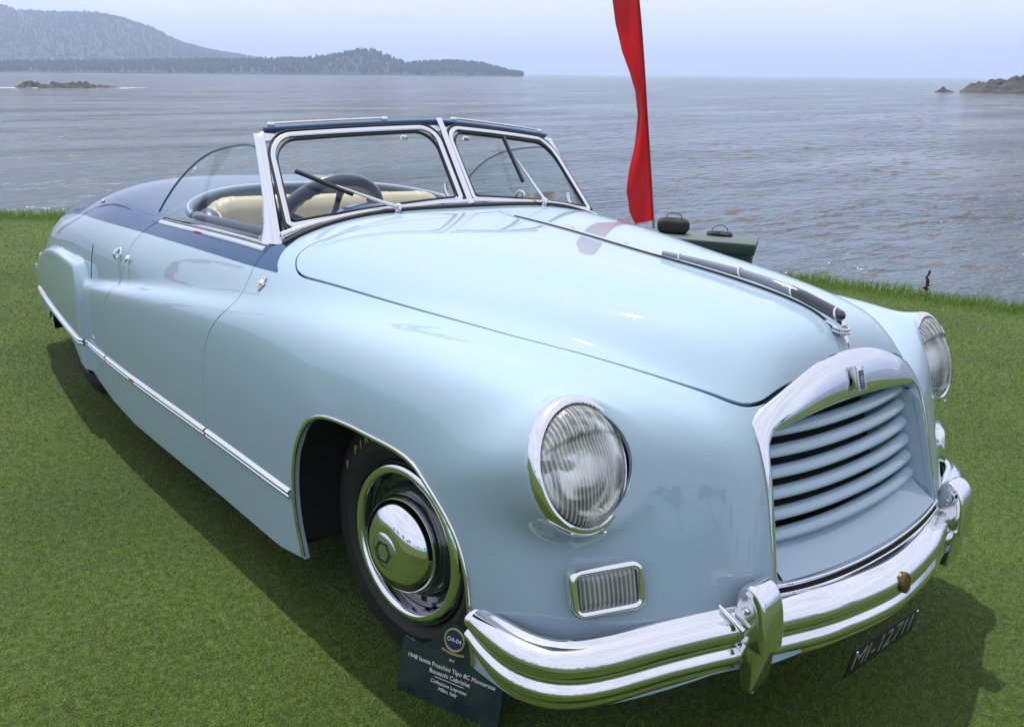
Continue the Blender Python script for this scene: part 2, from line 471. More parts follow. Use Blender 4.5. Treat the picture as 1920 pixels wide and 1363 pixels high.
def flange(V, T, N, depth=0.014, r=0.0022, skip=None):
    """round the free edges over and turn them inwards"""
    e = np.vstack([T[:, [0, 1]], T[:, [1, 2]], T[:, [2, 0]]])
    k = np.sort(e, 1); _, inv, cnt = np.unique(k, axis=0, return_inverse=True, return_counts=True)
    be = e[cnt[inv.ravel()] == 1]
    if skip is not None: be = be[~(skip[be[:, 0]] & skip[be[:, 1]])]
    if len(be) == 0: return V, T, N
    bv, binv = np.unique(be, return_inverse=True); binv = binv.reshape(be.shape)
    tan = np.zeros((len(bv), 3)); d = V[be[:, 1]] - V[be[:, 0]]; d /= np.linalg.norm(d, axis=1)[:, None] + 1e-12
    np.add.at(tan, binv[:, 0], d); np.add.at(tan, binv[:, 1], d)
    tan /= np.linalg.norm(tan, axis=1)[:, None] + 1e-12
    n = N[bv]; t = np.cross(tan, n); t /= np.linalg.norm(t, axis=1)[:, None] + 1e-12
    m = len(V); nb = len(bv)
    nm = (n + t) * 0.7071
    R1 = V[bv] + t * (0.7 * r) - n * (0.3 * r); R2 = V[bv] + t * r - n * r; R3 = R2 - n * depth
    V2 = np.vstack([V, R1, R2, R3]); N2 = np.vstack([N, nm, t, t])
    F = []
    ring = [bv, m + np.arange(nb), m + nb + np.arange(nb), m + 2 * nb + np.arange(nb)]
    for A, B in zip(ring[:-1], ring[1:]):
        p, q = binv[:, 0], binv[:, 1]
        F.append(np.stack([A[q], A[p], B[p]], 1)); F.append(np.stack([A[q], B[p], B[q]], 1))
    return V2, np.vstack([T] + F), N2
def panel(name, V, T, mats, parent, mirror='both', fl=True, tone=None, depth=0.014):
    """body panel from half-body triangles (x>=0). mirror: both | plus | minus. tone(P)->bool picks material 1"""
    N = normals_at(V)
    if fl: V, T, N = flange(V, T, N, depth, skip=(V[:, 0] < 1e-4))
    fm = None
    if tone is not None: fm = tone(V[T].mean(1)).astype(int)
    Vm, Nm, Tm = V * [-1, 1, 1], N * [-1, 1, 1], T[:, ::-1]
    if mirror == 'plus': pass
    elif mirror == 'minus': V, N, T = Vm, Nm, Tm
    else:
        V, N, T = np.vstack([V, Vm]), np.vstack([N, Nm]), np.vstack([T, Tm + len(V)])
        if fm is not None: fm = np.r_[fm, fm]
    return mesh_np(name, V, T, mats, parent, normals=N, fmat=fm)
GAP = 0.0026
# seams: bonnet in plan (x, y); door in side view (y, z)
HOOD_SEAM = spline_pts([(-0.3, 0.665), (0.0, 0.668), (0.292, 0.672), (0.397, 0.703), (0.505, 0.730), (0.60, 0.762), (0.69, 0.796), (0.735, 0.793), (0.762, 0.764), (0.779, 0.705), (0.766, 0.607), (0.70, 0.309), (0.626, 0.021), (0.581, -0.137), (0.48, -0.405), (0.415, -0.56), (0.382, -0.625), (0.345, -0.652), (0.30, -0.660), (0.2, -0.667), (0.0, -0.676), (-0.3, -0.668)], 220)
DOOR = np.vstack([spline_pts([(1.86, 1.30), (1.88, 1.04), (1.93, 0.985), (1.995, 0.905), (2.03, 0.83), (2.06, 0.75), (2.09, 0.70), (2.14, 0.655), (2.165, 0.58), (2.175, 0.37), (2.13, 0.05)], 80),
                  spline_pts([(1.085, 0.05), (1.10, 0.20), (1.115, 0.50), (1.10, 0.68), (1.07, 0.75), (1.03, 0.80), (0.965, 0.865), (0.945, 0.93), (0.955, 1.0), (0.955, 1.06), (0.95, 1.30)], 80)])
ARCH_F = spline_pts([(0.40, 0.00), (0.432, 0.15), (0.449, 0.227), (0.468, 0.32), (0.472, 0.431), (0.455, 0.54), (0.415, 0.62), (0.365, 0.666), (0.30, 0.690), (0.20, 0.700), (0.081, 0.703), (-0.03, 0.704), (-0.105, 0.695), (-0.165, 0.668), (-0.235, 0.622), (-0.287, 0.568), (-0.32, 0.50), (-0.335, 0.42), (-0.343, 0.33), (-0.348, 0.26), (-0.35, 0.0)], 140)
ARCH_R = spline_pts([(2.55, 0.0), (2.56, 0.20), (2.60, 0.29), (2.68, 0.345), (2.80, 0.365), (3.10, 0.370), (3.35, 0.36), (3.47, 0.31), (3.52, 0.22), (3.53, 0.0)], 90)
GRILLE_C = spline_pts([(0.0, 0.935), (0.15, 0.917), (0.27, 0.885), (0.335, 0.858), (0.362, 0.82), (0.370, 0.76), (0.375, 0.65), (0.383, 0.56), (0.386, 0.525), (0.37, 0.508), (0.25, 0.497), (0.0, 0.492)], 120)
COCKPIT = spline_pts([(-0.5, 0.93), (0.0, 0.94), (0.5, 0.965), (0.66, 0.985), (0.705, 1.03), (0.712, 1.2), (0.712, 1.5), (0.705, 1.66), (0.68, 1.80), (0.61, 1.93), (0.47, 2.04), (0.25, 2.105), (0.0, 2.125), (-0.5, 2.03)], 140)
ROOF_LID = spline_pts([(-0.5, 2.13), (0.0, 2.205), (0.25, 2.19), (0.45, 2.14), (0.60, 2.05), (0.715, 1.96), (0.752, 2.02), (0.742, 2.40), (0.715, 2.58), (0.64, 2.70), (0.4, 2.78), (0.0, 2.82), (-0.5, 2.77)], 140)
TRUNK = spline_pts([(-0.5, 2.88), (0.0, 2.90), (0.35, 2.885), (0.52, 2.91), (0.56, 3.05), (0.54, 3.4), (0.46, 3.8), (0.3, 4.0), (0.0, 4.06), (-0.5, 3.95)], 100)
TT_Y = np.array([-2, 0.70, 0.831, 0.993, 1.466, 1.973, 2.488, 2.772, 3.1, 3.5, 4.0, 4.6]); TT_Z = np.array([1.6, 1.35, 0.987, 0.983, 0.974, 0.961, 0.945, 0.934, 0.90, 0.83, 0.70, 0.50])
NAVY_FRONT = spline_pts([(0.80, 0.90), (0.80, 0.98), (0.842, 1.01), (0.872, 1.04), (0.885, 1.07), (0.90, 1.12), (0.91, 1.3)], 40)   # (y, z)
def two_tone(P):
    """positive in the navy area"""
    line = P[:, 2] - np.interp(P[:, 1], TT_Y[2:], TT_Z[2:])
    fr = P[:, 1] - np.interp(P[:, 2], NAVY_FRONT[:, 1], NAVY_FRONT[:, 0])
    return np.minimum(line, fr)
def bottom_z(y):
    return np.interp(y, [-1, -0.76, -0.68, -0.58, -0.48, -0.35, -0.2, 0.45, 0.6, 1.9, 2.2, 2.4, 2.55, 3.6, 4.4], [0.350, 0.335, 0.302, 0.265, 0.252, 0.262, 0.22, 0.20, 0.175, 0.175, 0.20, 0.235, 0.275, 0.30, 0.36])
car = thing('convertible_car', 'pale blue and navy classic two-seat convertible with chrome grille parked on the lawn', 'car')
BV, BT = surface_net()
BV, BT = clip(BV, BT, BV[:, 0].copy())
BV[BV[:, 0] < 1e-4, 0] = 0.0
def cut(V, T, fn): return clip(V, T, fn(V))
BV, BT = cut(BV, BT, lambda P: P[:, 2] - bottom_z(P[:, 1]))
BV, BT = cut(BV, BT, lambda P: np.where(P[:, 0] > 0.5, -sd_poly(P[:, 1:], ARCH_F), 1))
BV, BT = cut(BV, BT, lambda P: np.where(P[:, 0] > 0.5, -sd_poly(P[:, 1:], ARCH_R), 1))
GR_POLY = np.vstack([GRILLE_C, GRILLE_C[::-1] * [-1, 1]])
BV, BT = cut(BV, BT, lambda P: np.where(P[:, 1] < -0.4, -sd_poly(P[:, [0, 2]], GR_POLY), 1))
SLOT_POLY = np.array([(-0.372, 0.418), (0.372, 0.418), (0.376, 0.43), (0.36, 0.437), (0.2, 0.417), (0, 0.409), (-0.2, 0.417), (-0.36, 0.437), (-0.376, 0.43)])
CP = np.vstack([COCKPIT, [(-0.5, 0.93)]])
BV, BT = cut(BV, BT, lambda P: np.where(P[:, 2] > 0.8, -sd_poly(P[:, :2], CP), 1))
def hl_r(P):
    d = P - HL; t = d @ HLN
    d = d - t[:, None] * HLN; return np.where(np.abs(t) < 0.12, np.sqrt(np.sum(d * d, 1) + 0.26 * d[:, 0] ** 2) - 0.127, 1)
BV, BT = cut(BV, BT, hl_r)
def g_hood(P): return np.where((P[:, 2] > 0.75) & (P[:, 1] < 1.2), sd_poly(P[:, :2], HOOD_SEAM), -1)
def g_door(P): return np.where(P[:, 0] > 0.45, sd_poly(P[:, 1:], DOOR), -1)
def g_lid(P): return np.where(P[:, 2] > 0.8, sd_poly(P[:, :2], ROOF_LID), -1)
def g_trunk(P): return np.where(P[:, 2] > 0.45, sd_poly(P[:, :2], TRUNK), -1)
hv, ht = cut(BV, BT, lambda P: g_hood(P) - GAP * 1.5)
panel('bonnet', hv, ht, 'pale_blue_paint', car, depth=0.02)
RV, RT = cut(BV, BT, lambda P: -g_hood(P) - GAP * 1.5)
def toned(name, V, T, parent, mirror):
    a, b = cut(V, T, two_tone), cut(V, T, lambda P: -two_tone(P))
    return a, b
def two_tone_panel(name, V, T, parent, mirror):
    """split along the colour line, then weld both halves into one mesh with two paints"""
    N_all = []
    (V1, T1), (V2, T2) = cut(V, T, two_tone), cut(V, T, lambda P: -two_tone(P))
    Vc = np.vstack([V1, V2]); Tc = np.vstack([T1, T2 + len(V1)])
    key = np.round(Vc, 7); _, first, inv = np.unique(key, axis=0, return_index=True, return_inverse=True)
    Tw = inv.ravel()[Tc]; Vw = Vc[first]
    ok = (Tw[:, 0] != Tw[:, 1]) & (Tw[:, 1] != Tw[:, 2]) & (Tw[:, 2] != Tw[:, 0]); Tw = Tw[ok]
    return panel(name, Vw, Tw, ['pale_blue_paint', 'navy_paint'], parent, mirror, tone=lambda P: two_tone(P) > 0)
dv, dt = cut(RV, RT, lambda P: g_door(P) - GAP * 1.15)
for side in ('minus', 'plus'):
    two_tone_panel('door', dv, dt, car, side)
RV, RT = cut(RV, RT, lambda P: -g_door(P) - GAP * 1.15)
fv, ft = cut(RV, RT, lambda P: 1.5 - P[:, 1])
two_tone_panel('front_body', fv, ft, car, 'both')
RV, RT = cut(RV, RT, lambda P: P[:, 1] - 1.5)
lv, lt = cut(RV, RT, lambda P: g_lid(P) - GAP * 0.6)
panel('hood_cover', lv, lt, 'navy_paint', car)
RV, RT = cut(RV, RT, lambda P: -g_lid(P) - GAP * 0.6)
lv, lt = cut(RV, RT, lambda P: g_trunk(P) - GAP * 0.6)
two_tone_panel('boot_lid', lv, lt, car, 'both')
RV, RT = cut(RV, RT, lambda P: -g_trunk(P) - GAP * 0.6)
two_tone_panel('rear_body', RV, RT, car, 'both')
# ---------------------------------------------------------------- car: fittings
mat('leather_blue', (0.10, 0.16, 0.24), rough=0.42, bump=(220, 0.12, 0.002))
mat('leather_beige', (0.52, 0.45, 0.32), rough=0.5, bump=(180, 0.15, 0.002), var=(9, (0.44, 0.37, 0.25), 0.6))
mat('leather_navy', (0.035, 0.06, 0.11), rough=0.4, bump=(220, 0.12, 0.002))
mat('wheel_rim_plastic', (0.075, 0.10, 0.155), rough=0.28, coat=0.4)
mat('carpet', (0.03, 0.04, 0.06), rough=0.95)
mat('canvas_grey', (0.42, 0.38, 0.33), rough=0.9, bump=(60, 0.3, 0.004))
mat('yellow_print', (0.42, 0.30, 0.06), rough=0.8)
mat('white_print', (0.82, 0.82, 0.80), rough=0.6)
mat('white_enamel', (0.80, 0.79, 0.76), rough=0.2, coat=0.6)
mat('gold_enamel', (0.60, 0.42, 0.10), rough=0.25, metal=0.7)
mat('blue_enamel', (0.02, 0.03, 0.10), rough=0.15, coat=1.0)
mat('bronze', (0.17, 0.11, 0.05), rough=0.35, metal=0.9, bump=(160, 0.6, 0.004, 3))
mat('plate_black', (0.012, 0.012, 0.014), rough=0.45)
mat('plate_figures', (0.22, 0.23, 0.21), rough=0.5)
mat('lamp_pearl', (0.86, 0.86, 0.84), rough=0.35)
mat('crystal', (0.95, 0.97, 1.0), rough=0.04, trans=1.0, ior=1.49)
mat('smoked_crystal', (0.015, 0.018, 0.028), rough=0.06, coat=1.0)
def pressed_glass(name):
    """thin pressed lamp glass: mostly clear, a little milky, with pale stripes painted as light in the flutes, reflecting at the flutes"""
    m = bpy.data.materials.new(name); m.use_nodes = True; N, L = m.node_tree.nodes, m.node_tree.links; N.clear()
    o = N.new('ShaderNodeOutputMaterial'); t = N.new('ShaderNodeBsdfTransparent'); g = N.new('ShaderNodeBsdfGlossy'); d = N.new('ShaderNodeBsdfDiffuse')
    t.inputs['Color'].default_value = (0.93, 0.95, 0.94, 1); g.inputs['Roughness'].default_value = 0.02; d.inputs['Color'].default_value = (0.9, 0.92, 0.92, 1)
    rf = N.new('ShaderNodeBsdfRefraction'); rf.inputs['IOR'].default_value = 1.18; rf.inputs['Color'].default_value = (0.95, 0.97, 0.96, 1)
    m0 = N.new('ShaderNodeMixShader'); m0.inputs[0].default_value = 0.55; L.new(t.outputs[0], m0.inputs[1]); L.new(rf.outputs[0], m0.inputs[2])
    tc = N.new('ShaderNodeTexCoord'); w = N.new('ShaderNodeTexWave'); w.wave_type = 'BANDS'; w.bands_direction = 'X'; w.inputs['Scale'].default_value = 35.0  # stripes painted in for the bright lines that flutes refract
    L.new(tc.outputs['Object'], w.inputs['Vector']); wr = N.new('ShaderNodeMapRange'); wr.inputs['From Min'].default_value = 0.35; wr.inputs['To Min'].default_value = 0.10; wr.inputs['To Max'].default_value = 0.40
    L.new(w.outputs['Fac'], wr.inputs['Value'])
    m1 = N.new('ShaderNodeMixShader'); L.new(wr.outputs['Result'], m1.inputs[0]); L.new(m0.outputs[0], m1.inputs[1]); L.new(d.outputs[0], m1.inputs[2])
    f = N.new('ShaderNodeFresnel'); f.inputs['IOR'].default_value = 1.9
    m2 = N.new('ShaderNodeMixShader'); L.new(f.outputs[0], m2.inputs[0]); L.new(m1.outputs[0], m2.inputs[1]); L.new(g.outputs[0], m2.inputs[2]); L.new(m2.outputs[0], o.inputs['Surface'])
    MAT[name] = m
pressed_glass('lens_glass')
mat('lamp_silver', (0.95, 0.95, 0.94), rough=0.10, metal=1.0)
mat('mascot_glass', (0.16, 0.18, 0.22), rough=0.06, coat=1.0, ior=1.5)
def on_body(P, off=0.0):
    P = project(np.asarray(P, float)); return P + normals_at(P) * off
def mir(P): return np.asarray(P, float) * [-1, 1, 1]
# ---- inner shells: wheel wells, floor, radiator cavity
for sgn in (-1, 1):
    for poly, back in ((ARCH_F, 0.50), (ARCH_R, 0.50)):
        c = poly[(poly[:, 1] > (0.25 if poly is ARCH_F else 0.22))]; ctr = c.mean(0)
        out = ctr + (c - ctr) * 1.05
        xs = surf_x(c[:, 0], np.maximum(c[:, 1], 0.2)) - 0.02
        n = len(c)
        V = np.vstack([np.stack([xs, c[:, 0], c[:, 1]], 1), np.stack([xs - 0.06, out[:, 0], out[:, 1]], 1), np.stack([np.full(n, back), out[:, 0], out[:, 1]], 1)]) * [sgn, 1, 1]
        F = [[k * n + i, k * n + i + 1, (k + 1) * n + i + 1, (k + 1) * n + i] for k in (0, 1) for i in range(n - 1)] + [list(range(2 * n, 3 * n))]
        mesh_np('wheel_well', V, F, 'dark_inner', car)
box('floor_pan', (0, 1.515, 0.235), (1.76, 2.05, 0.03), 'dark_inner', car)
box('floor_pan', (0, -0.05, 0.25), (0.96, 1.1, 0.03), 'dark_inner', car)
box('floor_pan', (0, 3.3, 0.30), (0.96, 1.1, 0.03), 'dark_inner', car)
# ---- bright beads round the front wheel arches
for sgn in (-1, 1):
    a = ARCH_F[(ARCH_F[:, 1] > np.where(ARCH_F[:, 0] < 0, 0.262, 0.205))]
    P = np.stack([surf_x(a[:, 0], a[:, 1]), a[:, 0], a[:, 1]], 1)
    Nn = normals_at(P) * [sgn, 1, 1]; P = P * [sgn, 1, 1] + Nn * 0.002
    sweep('arch_bead', P, rrect_prof(0.012, 0.010, 0.004, 3), 'chrome', car, N_=Nn)
# ---- side mouldings
MOULD = np.array([(-0.017, -0.004), (-0.017, 0.004), (-0.013, 0.009), (-0.006, 0.0105), (-0.002, 0.008), (0.002, 0.0115), (0.009, 0.012), (0.015, 0.007), (0.017, -0.002), (0.015, -0.004)])
for sgn in (-1, 1):
    for y0, y1 in ((0.492, 1.100), (1.112, 2.168), (2.180, 2.49), (2.50, 3.75)):
        y = np.linspace(y0, y1, max(6, int((y1 - y0) / 0.03)))
        z = 0.394 + 0.010 * np.clip((y - 2.4) / 1.2, 0, 1)
        P = np.stack([surf_x(y, z), y, z], 1); Nn = normals_at(P) * [sgn, 1, 1]
        sweep('side_moulding', P * [sgn, 1, 1], MOULD * ([-sgn, 1]), 'chrome', car, N_=Nn)
# ---- front bumper
BUMP_PATH = [(-0.905, -0.355), (-0.918, -0.44), (-0.920, -0.52), (-0.900, -0.580), (-0.86, -0.622), (-0.79, -0.655), (-0.68, -0.690), (-0.55, -0.733), (-0.38, -0.790), (-0.22, -0.832), (0.0, -0.855)]
bp = np.array(BUMP_PATH); bp = np.vstack([bp, bp[:-1][::-1] * [-1, 1]]); bp = spline_pts(bp, 130)
T_ = np.gradient(bp, axis=0); T_ /= np.linalg.norm(T_, axis=1)[:, None]; OUT = np.stack([T_[:, 1], -T_[:, 0]], 1)
u_ = np.abs(bp[:, 0])
zc = 0.396 - 0.020 * np.clip((u_ - 0.55) / 0.4, 0, 1) ** 1.5
BUMP_PROF = [(-0.012, 0.078), (-0.004, 0.083), (0.004, 0.081), (0.008, 0.075), (0.016, 0.073), (0.032, 0.066), (0.043, 0.054), (0.048, 0.038), (0.046, 0.022), (0.040, 0.010), (0.035, 0.004), (0.034, -0.002), (0.036, -0.007), (0.043, -0.016), (0.047, -0.028), (0.046, -0.042), (0.040, -0.054), (0.033, -0.060), (0.031, -0.064), (0.033, -0.069), (0.031, -0.080), (0.022, -0.092), (0.008, -0.098), (-0.006, -0.096), (-0.006, -0.088), (0.010, -0.086), (0.020, -0.07), (0.028, -0.03), (0.026, 0.03), (0.018, 0.058), (-0.004, 0.068), (-0.012, 0.072)]
pr = np.array(BUMP_PROF); pr[:, 1] = np.where(pr[:, 1] < 0, pr[:, 1] * 0.80, pr[:, 1] * 0.95); k = len(pr); n = len(bp)
tap = np.clip((u_ * 0 + np.minimum(np.arange(n), n - 1 - np.arange(n))) / 10.0, 0, 1); tap = 0.62 + 0.38 * np.sin(tap * np.pi / 2)
V = np.concatenate([np.stack([bp[i, 0] + OUT[i, 0] * pr[:, 0] * (0.5 + 0.5 * tap[i]), bp[i, 1] + OUT[i, 1] * pr[:, 0] * (0.5 + 0.5 * tap[i]), zc[i] + pr[:, 1] * tap[i]], 1) for i in range(n)])
F = [[i * k + j, i * k + (j + 1) % k, (i + 1) * k + (j + 1) % k, (i + 1) * k + j] for i in range(n - 1) for j in range(k)] + [list(range(k)), list(range((n - 1) * k, n * k))[::-1]]
bumper = mesh_np('front_bumper', V, F, 'chrome', car)
def bump_at(x):
    i = np.argmin(np.abs(bp[:, 0] - x)); return bp[i], OUT[i], zc[i]
# medallion on the bumper
p0, o0, z0 = bump_at(0.0)
Mm = basis((0.0, p0[1] - 0.051, z0 + 0.040), (0, -1, 0.25), (1, 0, 0))
med = lathe('medallion', [(0.0, 0.004), (0.013, 0.0035), (0.017, 0.002), (0.019, 0.004), (0.022, 0.001), (0.022, -0.012)], 'bronze', bumper, Mm, 32, sy=1.2)
# number plate under the bumper
Mp = basis((0.0, p0[1] - 0.022, 0.262), (0, -1, -0.18), (1, 0, 0))
plate = prism('number_plate', [(x_ * 0.172 , y_ * 0.045) for x_, y_ in ((-1, -1), (1, -1), (1, 1), (-1, 1))], 0.004, 'plate_black', car, Mp, 0.001)
for i_, ch_ in enumerate('MI-12711'): text_obj('plate_figure', ch_, 0.084, 'plate_figures', plate, Mp @ Matrix.Translation(((-0.128, -0.085, -0.055, -0.020, 0.020, 0.064, 0.102, 0.134)[i_], -0.002, 0.0046)), 0.0006, bold=-0.0008)
for sx_ in (-0.155, 0.155): lathe('plate_screw', [(0.0, 0.007), (0.004, 0.006), (0.005, 0.003)], 'satin_chrome', plate, Mp @ Matrix.Translation((sx_, 0.03, 0)), 12)
# bumper guards
def rprism(name, poly, depth, r, material, parent, M, k=4):
    """extruded outline with rounded rims"""
    P = np.asarray(poly, float); T2 = np.roll(P, -1, 0) - np.roll(P, 1, 0); T2 /= np.linalg.norm(T2, axis=1)[:, None]
    area = 0.5 * np.sum(P[:, 0] * np.roll(P[:, 1], -1) - np.roll(P[:, 0], -1) * P[:, 1])
    Nn = np.stack([T2[:, 1], -T2[:, 0]], 1) * (1 if area > 0 else -1)
    lv = [(r * (1 - math.sin(math.pi / 2 * i / k)), r * (1 - math.cos(math.pi / 2 * i / k))) for i in range(k + 1)]
    rings = [(ins, z) for ins, z in lv] + [(ins, depth - z) for ins, z in lv[::-1]]
    rings = [(r * (1 - math.sin(math.pi / 2 * i / k)), r * (1 - math.cos(math.pi / 2 * i / k))) for i in range(k + 1)]
    rings += [(a, depth - b) for a, b in rings[::-1]]
    n = len(P); V, F = [], []
    for ins, z in rings:
        q = P - Nn * ins
        V += [M @ Vector((p[0], p[1], z)) for p in q]
    for a in range(len(rings) - 1):
        for i in range(n): F.append((a * n + i, a * n + (i + 1) % n, (a + 1) * n + (i + 1) % n, (a + 1) * n + i))
    F.append(tuple(range(n))[::-1]); F.append(tuple(range((len(rings) - 1) * n, len(rings) * n)))
    bm = bmesh.new(); vs = [bm.verts.new(v) for v in V]
    for f in F: bm.faces.new([vs[i] for i in f])
    return bm_obj(name, bm, material, parent, auto=50)
for sgn in (-1, 1):
    Mg = basis((sgn * 0.482, 0.042, 0), (1, 0, 0), (0, 1, 0))            # local x = y, local y = z, local z = x
    blade = spline_pts([(-0.815, 0.44), (-0.825, 0.475), (-0.862, 0.47), (-0.893, 0.43), (-0.894, 0.38), (-0.890, 0.335), (-0.884, 0.306), (-0.870, 0.297), (-0.850, 0.297), (-0.832, 0.303), (-0.82, 0.34)], 40, True)
    bl = rprism('bumper_guard', (blade - [-0.857, 0]) * [0.62, 1] + [-0.855, 0], 0.068, 0.008, 'chrome', car, Mg @ Matrix.Translation((0, 0, -0.034)))
    cap_ = spline_pts([(-0.792, 0.43), (-0.792, 0.49), (-0.797, 0.525), (-0.812, 0.545), (-0.838, 0.551), (-0.868, 0.540), (-0.890, 0.512), (-0.903, 0.470), (-0.908, 0.42), (-0.903, 0.404), (-0.86, 0.406), (-0.81, 0.412)], 46, True)
    cp_ = rprism('guard_cap', (cap_ - [-0.855, 0]) * [0.74, 1] + [-0.853, 0], 0.078, 0.010, 'chrome', bl, Mg @ Matrix.Translation((0, 0, -0.039)))
    ear = spline_pts([(-0.802, 0.445), (-0.803, 0.495), (-0.815, 0.528), (-0.843, 0.528), (-0.868, 0.49), (-0.872, 0.448), (-0.835, 0.436)], 30, True)
    for s2 in (-1, 1):
        prism('cheek_plate', [((y_ + 0.843) * 0.8 - 0.848, z_) for y_, z_ in ear], 0.004, 'satin_chrome', bl, Mg @ Matrix.Translation((0, 0, 0.0375 if s2 > 0 else -0.0415)), 0.0015)
        lathe('rivet', [(0.0, 0.005), (0.006, 0.0045), (0.009, 0.002), (0.009, -0.002)], 'chrome', bl, basis((sgn * 0.485 + s2 * 0.0415, -0.798, 0.495), (s2, 0, 0), (0, 1, 0)), 16)
        # clamp bar between guard and bumper
        tube('clamp_bar', [(sgn * 0.485 + s2 * 0.046, -0.735, 0.478), (sgn * 0.485 + s2 * 0.049, -0.765, 0.470), (sgn * 0.485 + s2 * 0.049, -0.805, 0.452)], 0.006, 'chrome', bl, 10, n=8)
    tube('guard_bolt', [(sgn * 0.485, -0.812, 0.300), (sgn * 0.487, -0.816, 0.284)], 0.005, 'chrome', bl, 8)
    # bracket back to the chassis
    box('bumper_bracket', (sgn * 0.485, -0.70, 0.42), (0.05, 0.16, 0.012), 'pale_blue_paint', bl, bevel=0.003)
# ---- headlights
def make_headlight(sgn):
    hn = HLN * [sgn, 1, 1]; c = HL * [sgn, 1, 1] + hn * 0.014
    SX, SY = 0.86, 0.99
    M = basis(c, hn, (1, 0, 0))                                     # local x = car x, local y = up the lamp
    bez = lathe('headlight', [(0.149, -0.075), (0.1505, -0.022), (0.150, -0.008), (0.145, 0.003), (0.139, 0.007), (0.133, 0.007), (0.1285, 0.003), (0.127, -0.004), (0.128, -0.014)], 'chrome', car, M, 72, sx=SX, sy=SY)
    # reflector bowl, bulb and its shade
    lathe('reflector', [(0.124, -0.004), (0.118, -0.025), (0.10, -0.048), (0.07, -0.068), (0.035, -0.080), (0.012, -0.084), (0.0, -0.085)], 'lamp_silver', bez, M, 48, sx=SX, sy=SY)
    lathe('bulb', [(0.0, -0.035), (0.009, -0.040), (0.013, -0.052), (0.010, -0.068), (0.007, -0.082)], 'lamp_pearl', bez, M, 16)
    # lens: domed pressed glass; the upper cap carries coarse ribs, the rest fine flutes
    nx, ny = 170, 64
    V, F = [], []
    for x in np.linspace(-0.1275, 0.1275, nx):
        h = math.sqrt(max(1e-9, 0.1278 ** 2 - x * x))
        for y in np.linspace(-h, h, ny):
            r2 = (x * x + y * y) / 0.128 ** 2
            z = 0.004 + 0.034 * max(0.0, 1 - r2) ** 0.75
            e = np.clip((y - (0.066 - 1.6 * x * x)) / 0.002, -30, 30); capm = 1 / (1 + math.exp(-e))
            rim = min(1, max(0, (1 - r2) * 5))
            z += 0.005 * capm * rim + 0.0042 * (0.5 + 0.5 * math.cos(2 * math.pi * (x - 0.15 * y) / 0.0165)) * capm * rim * (1 if abs(x) < 0.062 else 0.1)
            # a shallow bowed step across the lens and the flutes
            e2 = np.clip((y - (0.040 - 3.0 * x * x)) / 0.003, -30, 30); z -= 0.003 * (1 - capm) / (1 + math.exp(-e2)) * rim
            z += 0.0016 * (0.5 + 0.5 * math.cos(2 * math.pi * x / 0.0090)) * (1 - capm) * rim
            V.append(list(M @ Vector((x * SX, y * SY, z))))
    for i in range(nx - 1):
        for j in range(ny - 1): F.append((i * ny + j, (i + 1) * ny + j, (i + 1) * ny + j + 1, i * ny + j + 1))
    mesh_np('lens', np.array(V), F, 'lens_glass', bez)
    lathe('trim_screw', [(0.0, 0.004), (0.004, 0.003), (0.005, 0.0)], 'satin_chrome', bez, M @ Matrix.Translation((0.02, -0.148, 0.004)), 10)
for sgn in (-1, 1): make_headlight(sgn)
# ---- fog lamps
def make_fog(sgn):
    c = np.array([[0.765, -0.60, 0.545]]); c[0, 1] = surf_y(c[:, 0], c[:, 2])[0]
    n = normals_at(c)[0]; n = n * 0.8 + np.array([0.0, -1.0, 0.12]) * 0.25; n /= np.linalg.norm(n)
    c = (c[0] + n * 0.002) * [sgn, 1, 1]; n = n * [sgn, 1, 1]
    M = basis(c, n, (1, 0, 0))
    W, H, R_ = 0.166, 0.110, 0.028
    prof = [(0.0, -0.05), (0.0, 0.018), (-0.004, 0.026), (-0.010, 0.028), (-0.016, 0.024), (-0.018, 0.014)]
    V, F = [], []
    k_ = None
    for d, z in prof:
        rr = rrect_prof(W + 2 * d, H + 2 * d, max(0.006, R_ + d), 6); k_ = len(rr)
        V += [M @ Vector((p[0], p[1], z)) for p in rr]
    for a in range(len(prof) - 1):
        for i in range(k_): F.append((a * k_ + i, a * k_ + (i + 1) % k_, (a + 1) * k_ + (i + 1) % k_, (a + 1) * k_ + i))
    bez = mesh_np('fog_lamp', np.array([list(v) for v in V]), F, 'chrome', car)
    # lens with vertical flutes
    nx, ny = 110, 14; V = []; F = []
    for i in range(nx):
        for j in range(ny):
            x = (i / (nx - 1) - 0.5) * 0.124; y = (j / (ny - 1) - 0.5) * 0.076
            ex = max(0, 1 - (2 * x / 0.136) ** 4); ey = max(0, 1 - (2 * y / 0.08) ** 4)
            V.append(M @ Vector((x, y, 0.014 + 0.008 * min(ex, ey) ** 0.5 + 0.0018 * (0.5 + 0.5 * math.cos(2 * math.pi * x / 0.0090)))))
    for i in range(nx - 1):
        for j in range(ny - 1): F.append((i * ny + j, (i + 1) * ny + j, (i + 1) * ny + j + 1, i * ny + j + 1))
    mesh_np('lens', np.array([list(v) for v in V]), F, 'lens_glass', bez)
    V, F = [], []
    for d, z in ((-0.017, 0.010), (-0.021, -0.004), (-0.028, -0.016), (-0.036, -0.024), (-0.044, -0.029), (-0.050, -0.031)):
        rr = rrect_prof(W + 2 * d, H + 2 * d, max(0.006, R_ + d * 0.5), 6); V += [M @ Vector((p[0], p[1], z)) for p in rr]
    for a in range(5):
        for i in range(k_): F.append((a * k_ + i, a * k_ + (i + 1) % k_, (a + 1) * k_ + (i + 1) % k_, (a + 1) * k_ + i))
    F.append(tuple(range(5 * k_, 6 * k_)))
    mesh_np('reflector', np.array([list(v) for v in V]), F, 'lamp_silver', bez)
for sgn in (-1, 1): make_fog(sgn)
